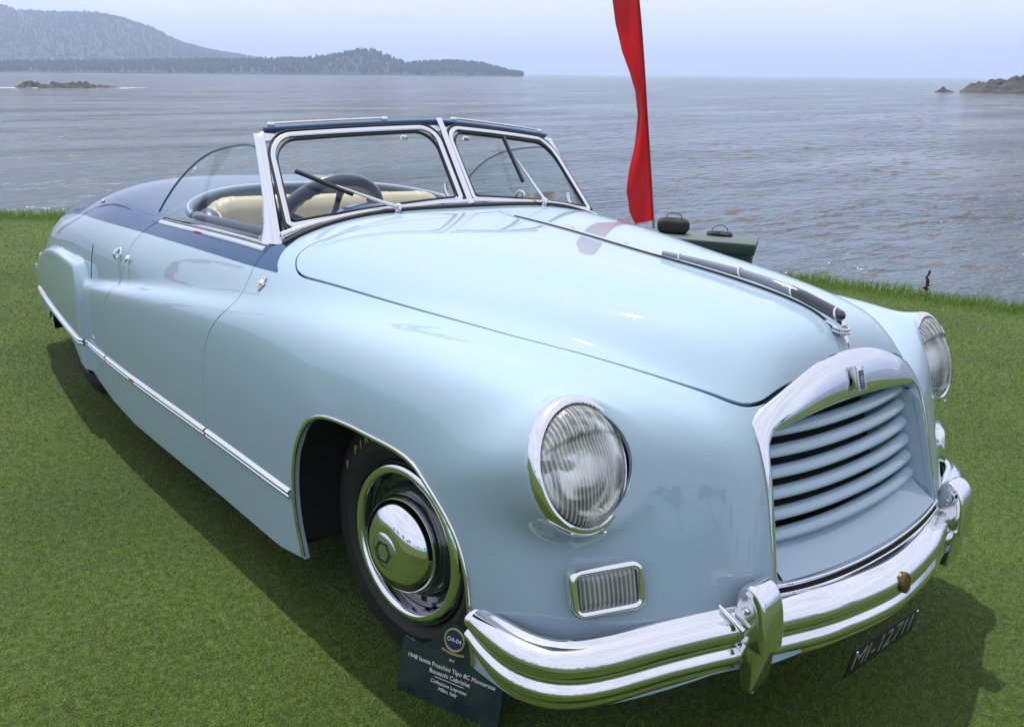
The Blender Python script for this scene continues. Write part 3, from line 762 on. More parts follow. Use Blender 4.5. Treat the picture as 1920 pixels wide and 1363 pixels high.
# ---- grille
def front_pt(x, z, off=0.0):
    x = np.atleast_1d(np.asarray(x, float)); z = np.atleast_1d(np.asarray(z, float))
    y = surf_y(np.abs(x), z); P = np.stack([x, y, z], 1)
    return P + normals_at(P) * off
# pocket: the body colour dish behind the surround
gx = np.r_[GRILLE_C[:, 0], -GRILLE_C[::-1, 0]]; gz = np.r_[GRILLE_C[:, 1], GRILLE_C[::-1, 1]]
gp = front_pt(gx, gz, -0.004); ng = len(gp)
rings = [gp]
for dy, sx_, z0_, sz_ in ((0.020, 0.985, 0.69, 0.985), (0.055, 0.955, 0.69, 0.96), (0.085, 0.93, 0.70, 0.93), (0.16, 0.915, 0.70, 0.90)):
    q = gp.copy(); q[:, 0] *= sx_; q[:, 2] = z0_ + (q[:, 2] - z0_) * sz_; q[:, 1] += dy
    rings.append(q)
V = np.vstack(rings); F = [[a * ng + i, a * ng + (i + 1) % ng, (a + 1) * ng + (i + 1) % ng, (a + 1) * ng + i] for a in range(len(rings) - 1) for i in range(ng)]
grille = mesh_np('grille_pocket', V, F, 'pale_blue_paint', car)
q = rings[-1]; mesh_np('grille_backing', q + [0, 0.002, 0], [list(range(ng))], 'dark_inner', grille, smooth=False)
# apron below the bars: rises from the back of the dish to the lower lip
ax_ = np.linspace(-0.375, 0.375, 41); V = []; F = []
for j, (zz_, dy) in enumerate(((0.496, 0.000), (0.499, 0.004), (0.508, 0.018), (0.526, 0.045), (0.546, 0.070), (0.562, 0.105))):
    for x_ in ax_:
        V.append((x_ * (1 - 0.035 * j / 5), float(surf_y(abs(x_), 0.495)[0]) + dy + 0.0, zz_ + 0.016 * (x_ / 0.375) ** 2))
for j in range(5):
    for i in range(40): F.append((j * 41 + i, j * 41 + i + 1, (j + 1) * 41 + i + 1, (j + 1) * 41 + i))
mesh_np('grille_apron', np.array(V), F, 'pale_blue_paint', grille)
# six bowed bars
for b_ in range(6):
    zb = 0.815 - b_ * 0.0470; hw = 0.343 + 0.005 * b_
    xs_ = np.linspace(-hw, hw, 49)
    yb = -0.765 + 0.16 * xs_ ** 2 + 0.27 * (zb - 0.6) + 0.024 + 0.014 * (np.abs(xs_) / hw) ** 3
    P = np.stack([xs_, yb, zb + 0.006 * (xs_ / hw) ** 2], 1)
    s_ = np.minimum(1, np.sqrt(np.maximum(0.0, 1 - ((np.abs(xs_) / hw - 0.92) / 0.08).clip(0, 1) ** 2)) + 0.05)
    t_ = np.linspace(0, 2 * np.pi, 16, endpoint=False)
    pf = np.stack([0.018 * np.cos(t_), 0.0095 * np.sin(t_)], 1)
    a_ = math.radians(-30); pf = pf @ np.array([[math.cos(a_), math.sin(a_)], [-math.sin(a_), math.cos(a_)]])
    sweep('grille_bar', P, pf, 'pale_blue_paint', grille, scale=s_)
# chrome surround: slim sides growing into a deep arched header
hx = np.linspace(0.0, 1.0, 60)
def surround(sgn):
    outer = spline_pts([(0.0, 0.972), (0.08, 0.968), (0.16, 0.954), (0.25, 0.925), (0.33, 0.893), (0.368, 0.869), (0.383, 0.845), (0.387, 0.79), (0.389, 0.70), (0.394, 0.60), (0.399, 0.49)], 90)
    inner = spline_pts([(0.0, 0.858), (0.08, 0.857), (0.16, 0.853), (0.25, 0.846), (0.32, 0.838), (0.350, 0.822), (0.364, 0.795), (0.370, 0.74), (0.376, 0.67), (0.384, 0.58), (0.393, 0.49)], 90)
    return outer, inner
outer, inner = surround(1)
V, F = [], []
cols = [0.0, 0.0, 0.025, 0.07, 0.30, 0.60, 0.90, 0.97, 1.0, 1.0]
offs = [-0.012, 0.003, 0.008, 0.011, 0.014, 0.015, 0.013, 0.010, 0.003, -0.03]
full_o = np.vstack([outer[::-1] * [-1, 1], outer[1:]]); full_i = np.vstack([inner[::-1] * [-1, 1], inner[1:]])
nn = len(full_o)
wdt = np.linalg.norm(full_o - full_i, axis=1)
for c_, o_ in zip(cols, offs):
    q = full_o * (1 - c_) + full_i * c_
    sc_ = np.clip(wdt / 0.08, 0.22, 1.0)
    P = front_pt(q[:, 0], q[:, 1], 0.0); N3 = normals_at(P)
    fwd = np.array([0, -0.96, 0.12])
    dirv = N3 * 0.4 + fwd * 0.6; dirv /= np.linalg.norm(dirv, axis=1)[:, None]
    V.append(P + dirv * ((o_ if o_ < 0 else o_ * 1.0) * (sc_ if o_ > 0 else np.ones(nn)))[:, None])
V = np.vstack(V)
for a in range(len(cols) - 1):
    for i in range(nn - 1): F.append((a * nn + i, a * nn + i + 1, (a + 1) * nn + i + 1, (a + 1) * nn + i))
sur = mesh_np('grille_surround', V, F, 'chrome', car)
# enamel badge on the header
bc = front_pt([0.0], [0.905], 0.0)[0]
Mb = basis((0.0, bc[1] - 0.0215, 0.908), (0, -1, 0.30), (1, 0, 0)) @ Matrix.Scale(1.12, 4)
bd = prism('maker_badge', [(x_ * 0.016, y_ * 0.030) for x_, y_ in ((-1, -1), (1, -1), (1, 1), (-1, 1))], 0.007, 'satin_chrome', sur, Mb, 0.0015)
prism('enamel_field', [(x_ * 0.0085, y_ * 0.021) for x_, y_ in ((-1, -1), (1, -1), (1, 1), (-1, 1))], 0.0012, 'blue_enamel', bd, Mb @ Matrix.Translation((0, -0.002, 0.0072)))
text_obj('badge_letter', 'IF', 0.022, 'satin_chrome', bd, Mb @ Matrix.Translation((0, -0.003, 0.0088)) @ Matrix.Scale(0.62, 4, (1, 0, 0)), 0.0004)
for i in range(9):
    for s2 in (-1, 1): lathe('badge_bead', [(0.0, 0.0022), (0.0016, 0.0012), (0.002, 0.0)], 'chrome', bd, Mb @ Matrix.Translation((s2 * 0.0125, -0.024 + i * 0.006, 0.0075)), 8)
# lower air slot with bright lips
sx_ = np.linspace(-0.395, 0.395, 61)
zs = 0.476 + 0.020 * (np.abs(sx_) / 0.395) ** 2.2
Pl = front_pt(sx_, zs - 0.011, 0.004); Pu = front_pt(sx_, zs + 0.009, 0.004)
V = np.vstack([front_pt(sx_, zs - 0.010, 0.0015), front_pt(sx_, zs + 0.010, 0.0015)]); F = [[i, i + 1, 61 + i + 1, 61 + i] for i in range(60)]
slot = mesh_np('air_slot', V, F, 'dark_inner', car)
tube('slot_lip', Pu, 0.0045, 'chrome', slot, 8); tube('slot_lip', Pl, 0.0038, 'chrome', slot, 8)
# ---- bonnet moulding and mascot
ym = np.linspace(0.615, -0.60, 60); zt = surf_z(np.zeros_like(ym), ym)
P = np.stack([np.zeros_like(ym), ym, zt + 0.004], 1)
sweep('moulding_dark_edge', P - [0, 0, 0.002], np.array([(-0.0125, -0.004), (-0.0125, 0.0035), (0.0125, 0.0035), (0.0125, -0.004)]), 'black_rubber', car, scale=np.clip(np.linspace(0.55, 1.25, 60), 0.55, 1.15))  # black base added to imitate the dark reflection along the chrome strip's edges
strip = sweep('bonnet_moulding', P, np.array([(-0.009, -0.004), (-0.007, 0.003), (-0.003, 0.006), (0.003, 0.006), (0.007, 0.003), (0.009, -0.004)]), 'chrome', car, scale=np.clip(np.linspace(0.55, 1.25, 60), 0.55, 1.15))
for yy_ in (0.34, 0.105, -0.135, -0.375):
    z_ = float(surf_z(0.0, yy_)[0]); box('moulding_clip', (0.008, yy_, z_ + 0.008), (0.006, 0.014, 0.010), 'satin_chrome', strip, bevel=0.002)
# mascot: chrome rail, clear rod with rings, dark barrel and winged prow
zr = lambda y_: float(np.interp(y_, [-0.66, -0.63, -0.61, -0.52, -0.42, -0.325, -0.2, -0.05, 0.08], [1.044, 1.053, 1.060, 1.085, 1.101, 1.112, 1.119, 1.123, 1.126]))
zl = lambda y_: float(np.interp(y_, [-0.66, -0.61, -0.514, -0.45, -0.378, -0.25, -0.136, 0.0], [1.020, 1.041, 1.068, 1.080, 1.091, 1.102, 1.110, 1.114]))
yr = np.linspace(-0.645, 0.0, 40)
rail = sweep('bonnet_mascot', np.stack([np.zeros(40), yr, [zl(y_) + 0.003 for y_ in yr]], 1), np.array([(-0.008, -0.003), (-0.008, 0.002), (0, 0.004), (0.008, 0.002), (0.008, -0.003)]), 'chrome', car, scale=np.linspace(1.7, 0.9, 40))
yr = np.linspace(-0.49, -0.05, 30)
tube('clear_rod', np.stack([np.zeros(30), yr, [zr(y_) for y_ in yr]], 1), 0.0115, 'mascot_glass', rail, 16, scale=np.linspace(1.15, 0.65, 30))
yr = np.linspace(-0.625, -0.49, 12)
tube('dark_barrel', np.stack([np.zeros(12), yr, [zr(y_) for y_ in yr]], 1), 0.0145, 'smoked_crystal', rail, 20, scale=np.linspace(1.0, 0.92, 12))
bm_ = bmesh.new(); bmesh.ops.create_uvsphere(bm_, u_segments=20, v_segments=14, radius=0.0148)
bmesh.ops.transform(bm_, matrix=Matrix.Translation((0, -0.627, zr(-0.627))) @ Matrix.Scale(1.1, 4, (0, 1, 0)), verts=bm_.verts); bm_obj('barrel_nose', bm_, 'smoked_crystal', rail)
for y_, r_ in ((-0.622, 0.0158), (-0.49, 0.0148), (-0.325, 0.0128), (-0.115, 0.0095)):
    t_ = np.linspace(0, 2 * np.pi, 28, endpoint=False)
    tube('rod_ring', np.stack([r_ * np.cos(t_), np.full(28, y_) + 0.35 * r_ * np.sin(t_), zr(y_) + r_ * np.sin(t_)], 1), 0.0026, 'chrome', rail, 8, closed=True, up=(0, 1, 0))
# prow: tapered keel under the barrel with a knurled collar
V, F = [], []
for (y_, z_, w_, h_) in ((-0.56, 1.050, 0.010, 0.004), (-0.60, 1.036, 0.015, 0.008), (-0.638, 1.024, 0.0145, 0.010), (-0.654, 1.006, 0.009, 0.012), (-0.664, 0.982, 0.002, 0.006)):
    for a_ in np.linspace(0, 2 * np.pi, 14, endpoint=False): V.append((w_ * math.cos(a_), y_ + h_ * math.sin(a_) * 0.5, z_ + h_ * math.sin(a_)))
for r_ in range(4):
    for i in range(14): F.append((r_ * 14 + i, r_ * 14 + (i + 1) % 14, (r_ + 1) * 14 + (i + 1) % 14, (r_ + 1) * 14 + i))
F.append(tuple(range(56, 70)))
mesh_np('prow', np.array(V), F, 'chrome', rail)
for r2 in range(2):
    for i in range(13):
        a_ = math.radians(-105 + i * 210 / 12)
        cx_ = 0.021 * math.sin(a_); cy_ = -0.634 - 0.022 * math.cos(a_)
        box('collar_bead', (cx_, cy_, 1.022 - 0.009 * r2 + 0.010 * (1 - math.cos(a_)) * 0.4), (0.007, 0.007, 0.007), 'chrome', rail, bevel=0.002)
# ---- badges, handles and small fittings on the near and far flank
for sgn in (-1, 1):
    P = np.array([[surf_x(0.852, 0.947)[0], 0.852, 0.947]]); n = normals_at(P)[0] * [sgn, 1, 1]; c = P[0] * [sgn, 1, 1] + n * 0.002
    M = (basis(c, n, (0, 1, 0)) if sgn > 0 else basis(c, n, (0, -1, 0))) @ Matrix.Scale(0.72, 4)
    sh = [(-0.017, 0.022), (0.017, 0.022), (0.019, 0.0), (0.013, -0.022), (0.0, -0.034), (-0.013, -0.022), (-0.019, 0.0)]
    crest = prism('wing_crest', sh, 0.004, 'chrome', car, M, 0.001)
    prism('crest_upper', [(-0.013, 0.018), (0.013, 0.018), (0.014, 0.002), (-0.014, 0.002)], 0.001, 'white_enamel', crest, M @ Matrix.Translation((0, 0, 0.0042)))
    prism('crest_point', [(-0.012, -0.010), (0.012, -0.010), (0.009, -0.020), (0.0, -0.028), (-0.009, -0.020)], 0.001, 'gold_enamel', crest, M @ Matrix.Translation((0, 0, 0.0042)))
    prism('crest_band', [(-0.014, 0.0), (0.014, 0.0), (0.013, -0.008), (-0.013, -0.008)], 0.001, 'blue_enamel', crest, M @ Matrix.Translation((0, 0, 0.0042)))
    prism('crest_crown', [(-0.015, 0.024), (0.015, 0.024), (0.020, 0.036), (0.007, 0.031), (0.0, 0.037), (-0.007, 0.031), (-0.020, 0.036)], 0.003, 'satin_chrome', crest, M)
    text_obj('crest_letter', 'i', 0.016, 'black_rubber', crest, M @ Matrix.Translation((0, 0.009, 0.0054)), 0.0002)
    for s2 in (-1, 1): prism('crest_wing', [(s2 * 0.019, 0.006), (s2 * 0.029, 0.012), (s2 * 0.026, -0.002), (s2 * 0.018, -0.008)][::s2], 0.003, 'satin_chrome', crest, M)
    # recessed door pull (ring) and lock barrel
    P = np.array([[surf_x(2.10, 0.852)[0], 2.10, 0.852]]); n = normals_at(P)[0] * [sgn, 1, 1]; M = basis(P[0] * [sgn, 1, 1], n, (0, 1, 0))
    pull = lathe('door_pull', [(0.030, -0.004), (0.031, 0.003), (0.028, 0.008), (0.023, 0.008), (0.021, 0.002), (0.0, -0.001)], 'chrome', car, M, 28, sx=0.55)
    tube('pull_bar', [M @ Vector((0, -0.024, 0.010)), M @ Vector((0, 0, 0.024)), M @ Vector((0, 0.024, 0.010))], 0.006, 'chrome', pull, 10, n=10, up=tuple(M.col[0][:3]))
    P = np.array([[surf_x(1.985, 0.851)[0], 1.985, 0.851]]); n = normals_at(P)[0] * [sgn, 1, 1]; M = basis(P[0] * [sgn, 1, 1], n, (0, 1, 0))
    lathe('door_lock', [(0.016, -0.003), (0.0165, 0.006), (0.013, 0.013), (0.006, 0.016), (0.0, 0.0165)], 'chrome', car, M, 20, sx=0.7)
    # trafficator slot behind the door
    zt_ = np.linspace(0.84, 0.69, 9); yt_ = np.full(9, 2.47)
    P = np.stack([surf_x(yt_, zt_), yt_, zt_], 1); Nn = normals_at(P) * [sgn, 1, 1]
    sweep('indicator_slot', P * [sgn, 1, 1], rrect_prof(0.006, 0.003, 0.001, 1), 'black_rubber', car, N_=Nn)
    # hood-cover catch
    P = np.array([[surf_x(2.62, 1.012)[0], 2.62, 1.012]]); n = normals_at(P)[0] * [sgn, 1, 1]
    lathe('cover_catch', [(0.011, -0.003), (0.012, 0.004), (0.008, 0.010), (0.0, 0.012)], 'chrome', car, basis(P[0] * [sgn, 1, 1], n, (0, 1, 0)), 16)
    # bright double moulding along the door top
    yd = np.linspace(0.965, 1.872, 30)
    for du, wd in ((0.0, 0.010), (0.021, 0.006)):
        zt_ = 1.062 - 0.030 * (yd - 0.95) - 0.004 * 0 + du * 0.55
        P = on_body(np.stack([0.785 - du - 0 * yd, yd, zt_], 1), 0.001); Nn = normals_at(P) * [sgn, 1, 1]
        sweep('door_top_moulding', P * [sgn, 1, 1], np.array([(-wd, -0.002), (-wd, 0.003), (-wd * 0.6, 0.0065), (wd * 0.6, 0.0065), (wd, 0.003), (wd, -0.002)]), 'chrome', car, N_=Nn)
# exhaust outlet and rear bumper iron seen behind the rear wheel
tube('exhaust_tip', [(-0.62, 3.6, 0.25), (-0.64, 3.95, 0.24)], 0.03, 'black_rubber', car, 12)
# ---- rear bumper
yb_ = spline_pts([(-0.74, 3.98), (-0.72, 4.06), (-0.68, 4.16), (-0.45, 4.28), (0, 4.33), (0.45, 4.28), (0.68, 4.16), (0.72, 4.06), (0.74, 3.98)], 60)
sweep('rear_bumper', np.column_stack([yb_, np.full(60, 0.43)]), rrect_prof(0.03, 0.11, 0.013, 4), 'chrome', car)
# ---- wheels
def make_wheel(x, y, sgn, steer=0.0, z=0.362):
    M0 = Matrix.Translation((x, y, z)) @ Matrix.Rotation(steer, 4, 'Z')
    M = M0 @ basis((0, 0, 0), (sgn, 0, 0), (0, 1, 0))               # local z = outwards
    w = 0.085
    tyre = lathe('wheel', [(0.225, -w * 0.75), (0.25, -w * 0.98), (0.29, -w * 1.02), (0.325, -w * 0.86), (0.343, -w * 0.72), (0.349, -w * 0.66), (0.349, -w * 0.45), (0.346, -w * 0.44), (0.346, -w * 0.40), (0.352, -w * 0.39), (0.352, -w * 0.05), (0.347, -w * 0.04), (0.347, w * 0.04), (0.352, w * 0.05), (0.352, w * 0.39), (0.346, w * 0.40), (0.346, w * 0.44), (0.349, w * 0.45), (0.349, w * 0.66), (0.343, w * 0.72), (0.325, w * 0.86), (0.29, w * 1.02), (0.262, w * 1.03), (0.255, w * 1.06), (0.25, w * 1.02), (0.236, w * 0.95), (0.225, w * 0.75)], 'tyre_rubber', car, M @ Matrix.Scale(1.03, 4, (1, 0, 0)) @ Matrix.Scale(1.03, 4, (0, 1, 0)), 72)
    lathe('trim_ring', [(0.230, w * 0.60), (0.2315, w * 0.90), (0.228, w * 1.02), (0.221, w * 1.10), (0.212, w * 1.14), (0.203, w * 1.13), (0.197, w * 1.07), (0.194, w * 0.95), (0.192, w * 0.55)], 'chrome', tyre, M, 72)
    lathe('rim', [(0.19, w * 0.60), (0.18, w * 0.50), (0.166, w * 0.52), (0.158, w * 0.68), (0.150, w * 0.80), (0.140, w * 0.80), (0.12, w * 0.6), (0.0, w * 0.6)], 'black_gloss', tyre, M, 72)
    for i in range(8):
        a = 2 * math.pi * i / 8 + 0.2
        pr_ = prism('rim_slot', [(-0.012, -0.005), (0.012, -0.005), (0.010, 0.006), (-0.010, 0.006)], 0.003, 'dark_inner', tyre, M @ Matrix.Rotation(a, 4, 'Z') @ Matrix.Translation((0, 0.172, w * 0.50)))
    hub = lathe('hub_cap', [(0.136, w * 0.55), (0.139, w * 0.95), (0.136, w * 1.15), (0.127, w * 1.38), (0.108, w * 1.60), (0.080, w * 1.76), (0.056, w * 1.83), (0.051, w * 1.815), (0.049, w * 1.835), (0.030, w * 1.87), (0.0, w * 1.88)], 'chrome', tyre, M, 64, auto=50)
    hexo = [(0.034 * math.cos(math.pi / 3 * i), 0.034 * math.sin(math.pi / 3 * i)) for i in range(6)]
    hexi = [(0.025 * math.cos(math.pi / 3 * i), 0.025 * math.sin(math.pi / 3 * i)) for i in range(6)]
    bmh = bmesh.new()
    za, zb_ = w * 1.84, w * 1.895
    rings_ = [[bmh.verts.new(M @ Vector((p[0], p[1], zz))) for p in pts] for pts, zz in ((hexo, za), (hexo, zb_), (hexi, zb_), (hexi, za))]
    for r1, r2 in zip(rings_[:-1], rings_[1:]):
        for i in range(6): bmh.faces.new((r1[i], r1[(i + 1) % 6], r2[(i + 1) % 6], r2[i]))
    bm_obj('hub_hexagon', bmh, 'black_gloss', hub, smooth=False)
    return tyre, M
tw, Mw = make_wheel(-0.715, 0.10, -1, 0.06)
make_wheel(0.715, 0.10, 1, 0.06); make_wheel(-0.70, 3.0, -1); make_wheel(0.70, 3.0, 1)
# tyre lettering, letter by letter round the sidewall
for i, ch in enumerate('P PIRELLI'):
    if ch == ' ': continue
    a = math.radians(152 - i * 6.6 + 180)
    # on the outer face local x = rearwards ; angle measured from local x
    Mt = Mw @ Matrix.Rotation(a, 4, 'Z') @ Matrix.Translation((0.304, 0, 0.085 * 1.03)) @ Matrix.Rotation(math.radians(20), 4, 'Y') @ Matrix.Rotation(-math.pi / 2, 4, 'Z')
    text_obj('tyre_letter', ch, 0.038, 'yellow_print', tw, Mt, 0.0006)
# ---------------------------------------------------------------- windscreen and cabin
WS_B = np.array([0.715, 0.930, 1.092]); WS_T = np.array([0.660, 1.186, 1.392]); WS_CB = np.array([0.0, 0.880, 1.168]); WS_CT = np.array([0.0, 1.078, 1.441])
def pane_pt(s, t, sgn, off=0.0):
    """s: 0 centre .. 1 outer, t: 0 bottom .. 1 top; off: towards the front"""
    b = WS_CB * (1 - s) + WS_B * s; tp_ = WS_CT * (1 - s) + WS_T * s
    # the lower edge follows the rounded scuttle
    b = b + np.array([0, -0.020, 0.012]) * (4 * s * (1 - s))
    tp_ = tp_ + np.array([0, -0.006, 0.004]) * (4 * s * (1 - s))
    p = b * (1 - t) + tp_ * t
    if off: p = p + np.array([0.12, -0.80, 0.56]) * off
    return p * [sgn, 1, 1]
def rquad(s0, s1, t0, t1, rs, n=18):
    """rounded rectangle in pane space; rs = four corner radii (s,t) from lower outer, upper outer, upper inner, lower inner"""
    pts = []
    cs = [(s1, t0, -1, 1, 270), (s1, t1, -1, -1, 0), (s0, t1, 1, -1, 90), (s0, t0, 1, 1, 180)]
    prev = None
    for (cx_, cy_, dx, dy, a0), (ra, rb) in zip(cs, rs):
        ox, oy = cx_ + dx * ra, cy_ + dy * rb
        seg = [(ox + ra * math.cos(math.radians(a0 + 90 * i / n)), oy + rb * math.sin(math.radians(a0 + 90 * i / n))) for i in range(n + 1)]
        if pts:
            q = pts[-1]
            for i in range(1, 12): pts.append((q[0] + (seg[0][0] - q[0]) * i / 12, q[1] + (seg[0][1] - q[1]) * i / 12))
        pts += seg
    q, z_ = pts[-1], pts[0]
    for i in range(1, 12): pts.append((q[0] + (z_[0] - q[0]) * i / 12, q[1] + (z_[1] - q[1]) * i / 12))
    return pts
mat('window_glass', (0.96, 0.985, 0.98), rough=0.0, trans=1.0, ior=1.12)
def thin_glass(name, tint, refl=0.35):
    m = bpy.data.materials.new(name); m.use_nodes = True; N, L = m.node_tree.nodes, m.node_tree.links; N.clear()
    o = N.new('ShaderNodeOutputMaterial'); mx = N.new('ShaderNodeMixShader'); t = N.new('ShaderNodeBsdfTransparent'); g = N.new('ShaderNodeBsdfGlossy')
    t.inputs['Color'].default_value = (*tint, 1); g.inputs['Roughness'].default_value = 0.005
    f = N.new('ShaderNodeFresnel'); f.inputs['IOR'].default_value = 1.32
    L.new(f.outputs['Fac'], mx.inputs['Fac']); L.new(t.outputs['BSDF'], mx.inputs[1]); L.new(g.outputs['BSDF'], mx.inputs[2]); L.new(mx.outputs['Shader'], o.inputs['Surface'])
    MAT[name] = m
thin_glass('clear_pane', (0.90, 0.94, 0.93))
thin_glass('side_pane', (0.86, 0.93, 0.92))
screen = None
for sgn in (-1, 1):
    # fixed outer frame, satin bright metal
    path_o = rquad(0.028, 0.985, 0.0, 1.0, [(0.03, 0.03), (0.10, 0.20), (0.05, 0.10), (0.03, 0.03)])
    Po = np.array([pane_pt(s, t, sgn) for s, t in path_o])
    nrm = np.cross(pane_pt(1, 0.5, sgn) - pane_pt(0, 0.5, sgn), pane_pt(0.5, 1, sgn) - pane_pt(0.5, 0, sgn)); nrm /= np.linalg.norm(nrm)
    if nrm[1] > 0: nrm = -nrm
    path_i = rquad(0.060, 0.955, 0.085, 0.905, [(0.03, 0.05), (0.12, 0.26), (0.11, 0.24), (0.03, 0.05)])
    Pi = np.array([pane_pt(s, t, sgn) for s, t in path_i])
    path_g = rquad(0.040, 0.972, 0.040, 0.950, [(0.03, 0.05), (0.12, 0.24), (0.10, 0.20), (0.03, 0.05)])
    fr = sweep('windscreen_frame', np.array([pane_pt(s, t, sgn) for s, t in path_g]) , rrect_prof(0.021, 0.022, 0.008, 4), 'chrome', car, closed=True, N_=np.tile(nrm, (len(path_g), 1)))
    sweep('rubber_seal', np.array([pane_pt(s, t, sgn, 0.004) for s, t in rquad(0.024, 0.990, -0.005, 0.992, [(0.03, 0.05), (0.13, 0.26), (0.11, 0.22), (0.03, 0.05)])]), rrect_prof(0.006, 0.012, 0.002, 2), 'black_rubber', fr, closed=True, N_=np.tile(nrm, (len(path_g), 1)))
    sweep('inner_seal', np.array([pane_pt(s, t, sgn, -0.001) for s, t in path_i]), rrect_prof(0.006, 0.014, 0.002, 2), 'black_rubber', fr, closed=True, N_=np.tile(nrm, (len(path_i), 1)))
    V = np.vstack([Pi + nrm * 0.002, Pi - nrm * 0.002]); k_ = len(Pi)
    F = [list(range(k_)), list(range(2 * k_ - 1, k_ - 1, -1))] + [[i, (i + 1) % k_, k_ + (i + 1) % k_, k_ + i] for i in range(k_)]
    mesh_np('windscreen_pane', Pi, [list(range(k_))], 'clear_pane', fr, smooth=False)
    # header rail above the panes
    Ph = np.array([pane_pt(s, 1.022, sgn) for s in np.linspace(0.0, 0.985, 20)])
    sweep('header_rail', Ph, rrect_prof(0.014, 0.022, 0.006, 4), 'navy_paint', fr, N_=np.tile(nrm, (20, 1)))
    for s_, t_ in ((0.93, 0.93), (0.07, 0.95)):                          # corner webs between header and frame
        c_ = pane_pt(s_ + (0.035 if s_ > 0.5 else -0.04), 0.955, sgn, -0.004)
        box('corner_web', (0, 0, 0), (0.055, 0.04, 0.010), 'satin_chrome', fr, basis(c_, nrm, tuple(pane_pt(1, 1, sgn) - pane_pt(0, 1, sgn))), bevel=0.003)
    # sill gasket on the scuttle
    ss = np.linspace(0.0, 1.01, 24); Pg = np.array([pane_pt(s, -0.055, sgn, 0.010) for s in ss])
    zs_ = surf_z(np.abs(Pg[:, 0]), Pg[:, 1]); Pg[:, 2] = zs_ + 0.004
    sweep('scuttle_gasket', Pg, rrect_prof(0.022, 0.016, 0.006, 3), 'black_rubber', fr)
    Pg2 = np.array([pane_pt(s, -0.02, sgn, 0.0) for s in ss]); Pg2[:, 2] = 0.5 * Pg2[:, 2] + 0.5 * (zs_ + 0.02)
    sweep('scuttle_sill', Pg2, rrect_prof(0.022, 0.03, 0.008, 3), 'chrome', fr)
    # outer pillar: wide foot flaring into the door, slim at the top
    V, F = [], []
    for j, t in enumerate(np.linspace(0, 1, 22)):
        fl = (1 - t) ** 4
        a = np.array([0.722, 0.915, 1.055]) * (1 - t) + np.array([0.662, 1.165, 1.390]) * t          # front edge
        bk = np.array([0.752, 1.048, 1.045]) * (1 - t) + np.array([0.672, 1.205, 1.388]) * t         # rear edge
        bk = bk * fl + (1 - fl) * (a + (np.array([0.676, 1.212, 1.388]) - np.array([0.662, 1.165, 1.390])) * (1.0 + 0.45 * (1 - t)))
        mid = (a + bk) / 2 + np.array([0.013, 0.0, 0.0]) * (1 + 0.3 * fl)
        inn = (a + bk) / 2 - np.array([0.022, 0, 0])
        q1 = a * 0.75 + bk * 0.25 + np.array([0.010, 0, 0]); q3 = a * 0.25 + bk * 0.75 + np.array([0.010, 0, 0])
        for p in (a, q1, mid, q3, bk, inn): V.append(p * [sgn, 1, 1])
    for j in range(21):
        for i in range(6): F.append((j * 6 + i, j * 6 + (i + 1) % 6, (j + 1) * 6 + (i + 1) % 6, (j + 1) * 6 + i))
    F.append(tuple(range(126, 132)))
    pil = mesh_np('windscreen_pillar', np.array(V), F, 'chrome', car)
    # rail for the hood clips along the top of each half
    rr_ = np.array([pane_pt(s, 1.055, sgn) for s in np.linspace(0.14 if sgn > 0 else 0.32, 0.94, 14)]) + [0, 0.004, 0.010]
    rl = tube('hood_clip_rail', rr_, 0.004, 'chrome', fr, 10)
    for e_ in (0, -1):
        box('rail_foot', (rr_[e_][0], rr_[e_][1], rr_[e_][2] - 0.004), (0.026, 0.016, 0.018), 'chrome', fr, bevel=0.005)
    # interior catch by the centre post
    c0, c1 = pane_pt(0.075 if sgn < 0 else 0.93, 0.30, sgn, -0.03), pane_pt(0.075 if sgn < 0 else 0.90, 0.10, sgn, -0.03)
    lt_ = tube('screen_catch', [c0, (c0 + c1) / 2 + np.array([0, 0.01, 0]), c1], 0.009, 'chrome', fr, 10, n=10)
    lathe('catch_knob', [(0.0, 0.014), (0.012, 0.012), (0.017, 0.004), (0.017, -0.006)], 'chrome', fr, basis(c1 + np.array([0, -0.004, -0.012]), (0.2, -0.9, 0.3), (1, 0, 0)), 18)
    lathe('header_clip', [(0.0, 0.0), (0.012, 0.001), (0.014, 0.012)], 'satin_chrome', fr, basis(pane_pt(0.22, 0.90, sgn, -0.02), (0, 0.3, -1), (1, 0, 0)), 12)
# centre post
Pc = np.array([WS_CB * (1 - t) + WS_CT * t for t in np.linspace(-0.03, 1.04, 12)]) + [0, -0.006, 0.004]
sweep('windscreen_post', Pc, rrect_prof(0.025, 0.024, 0.008, 4), 'chrome', car, up=(0, -0.8, 0.56))
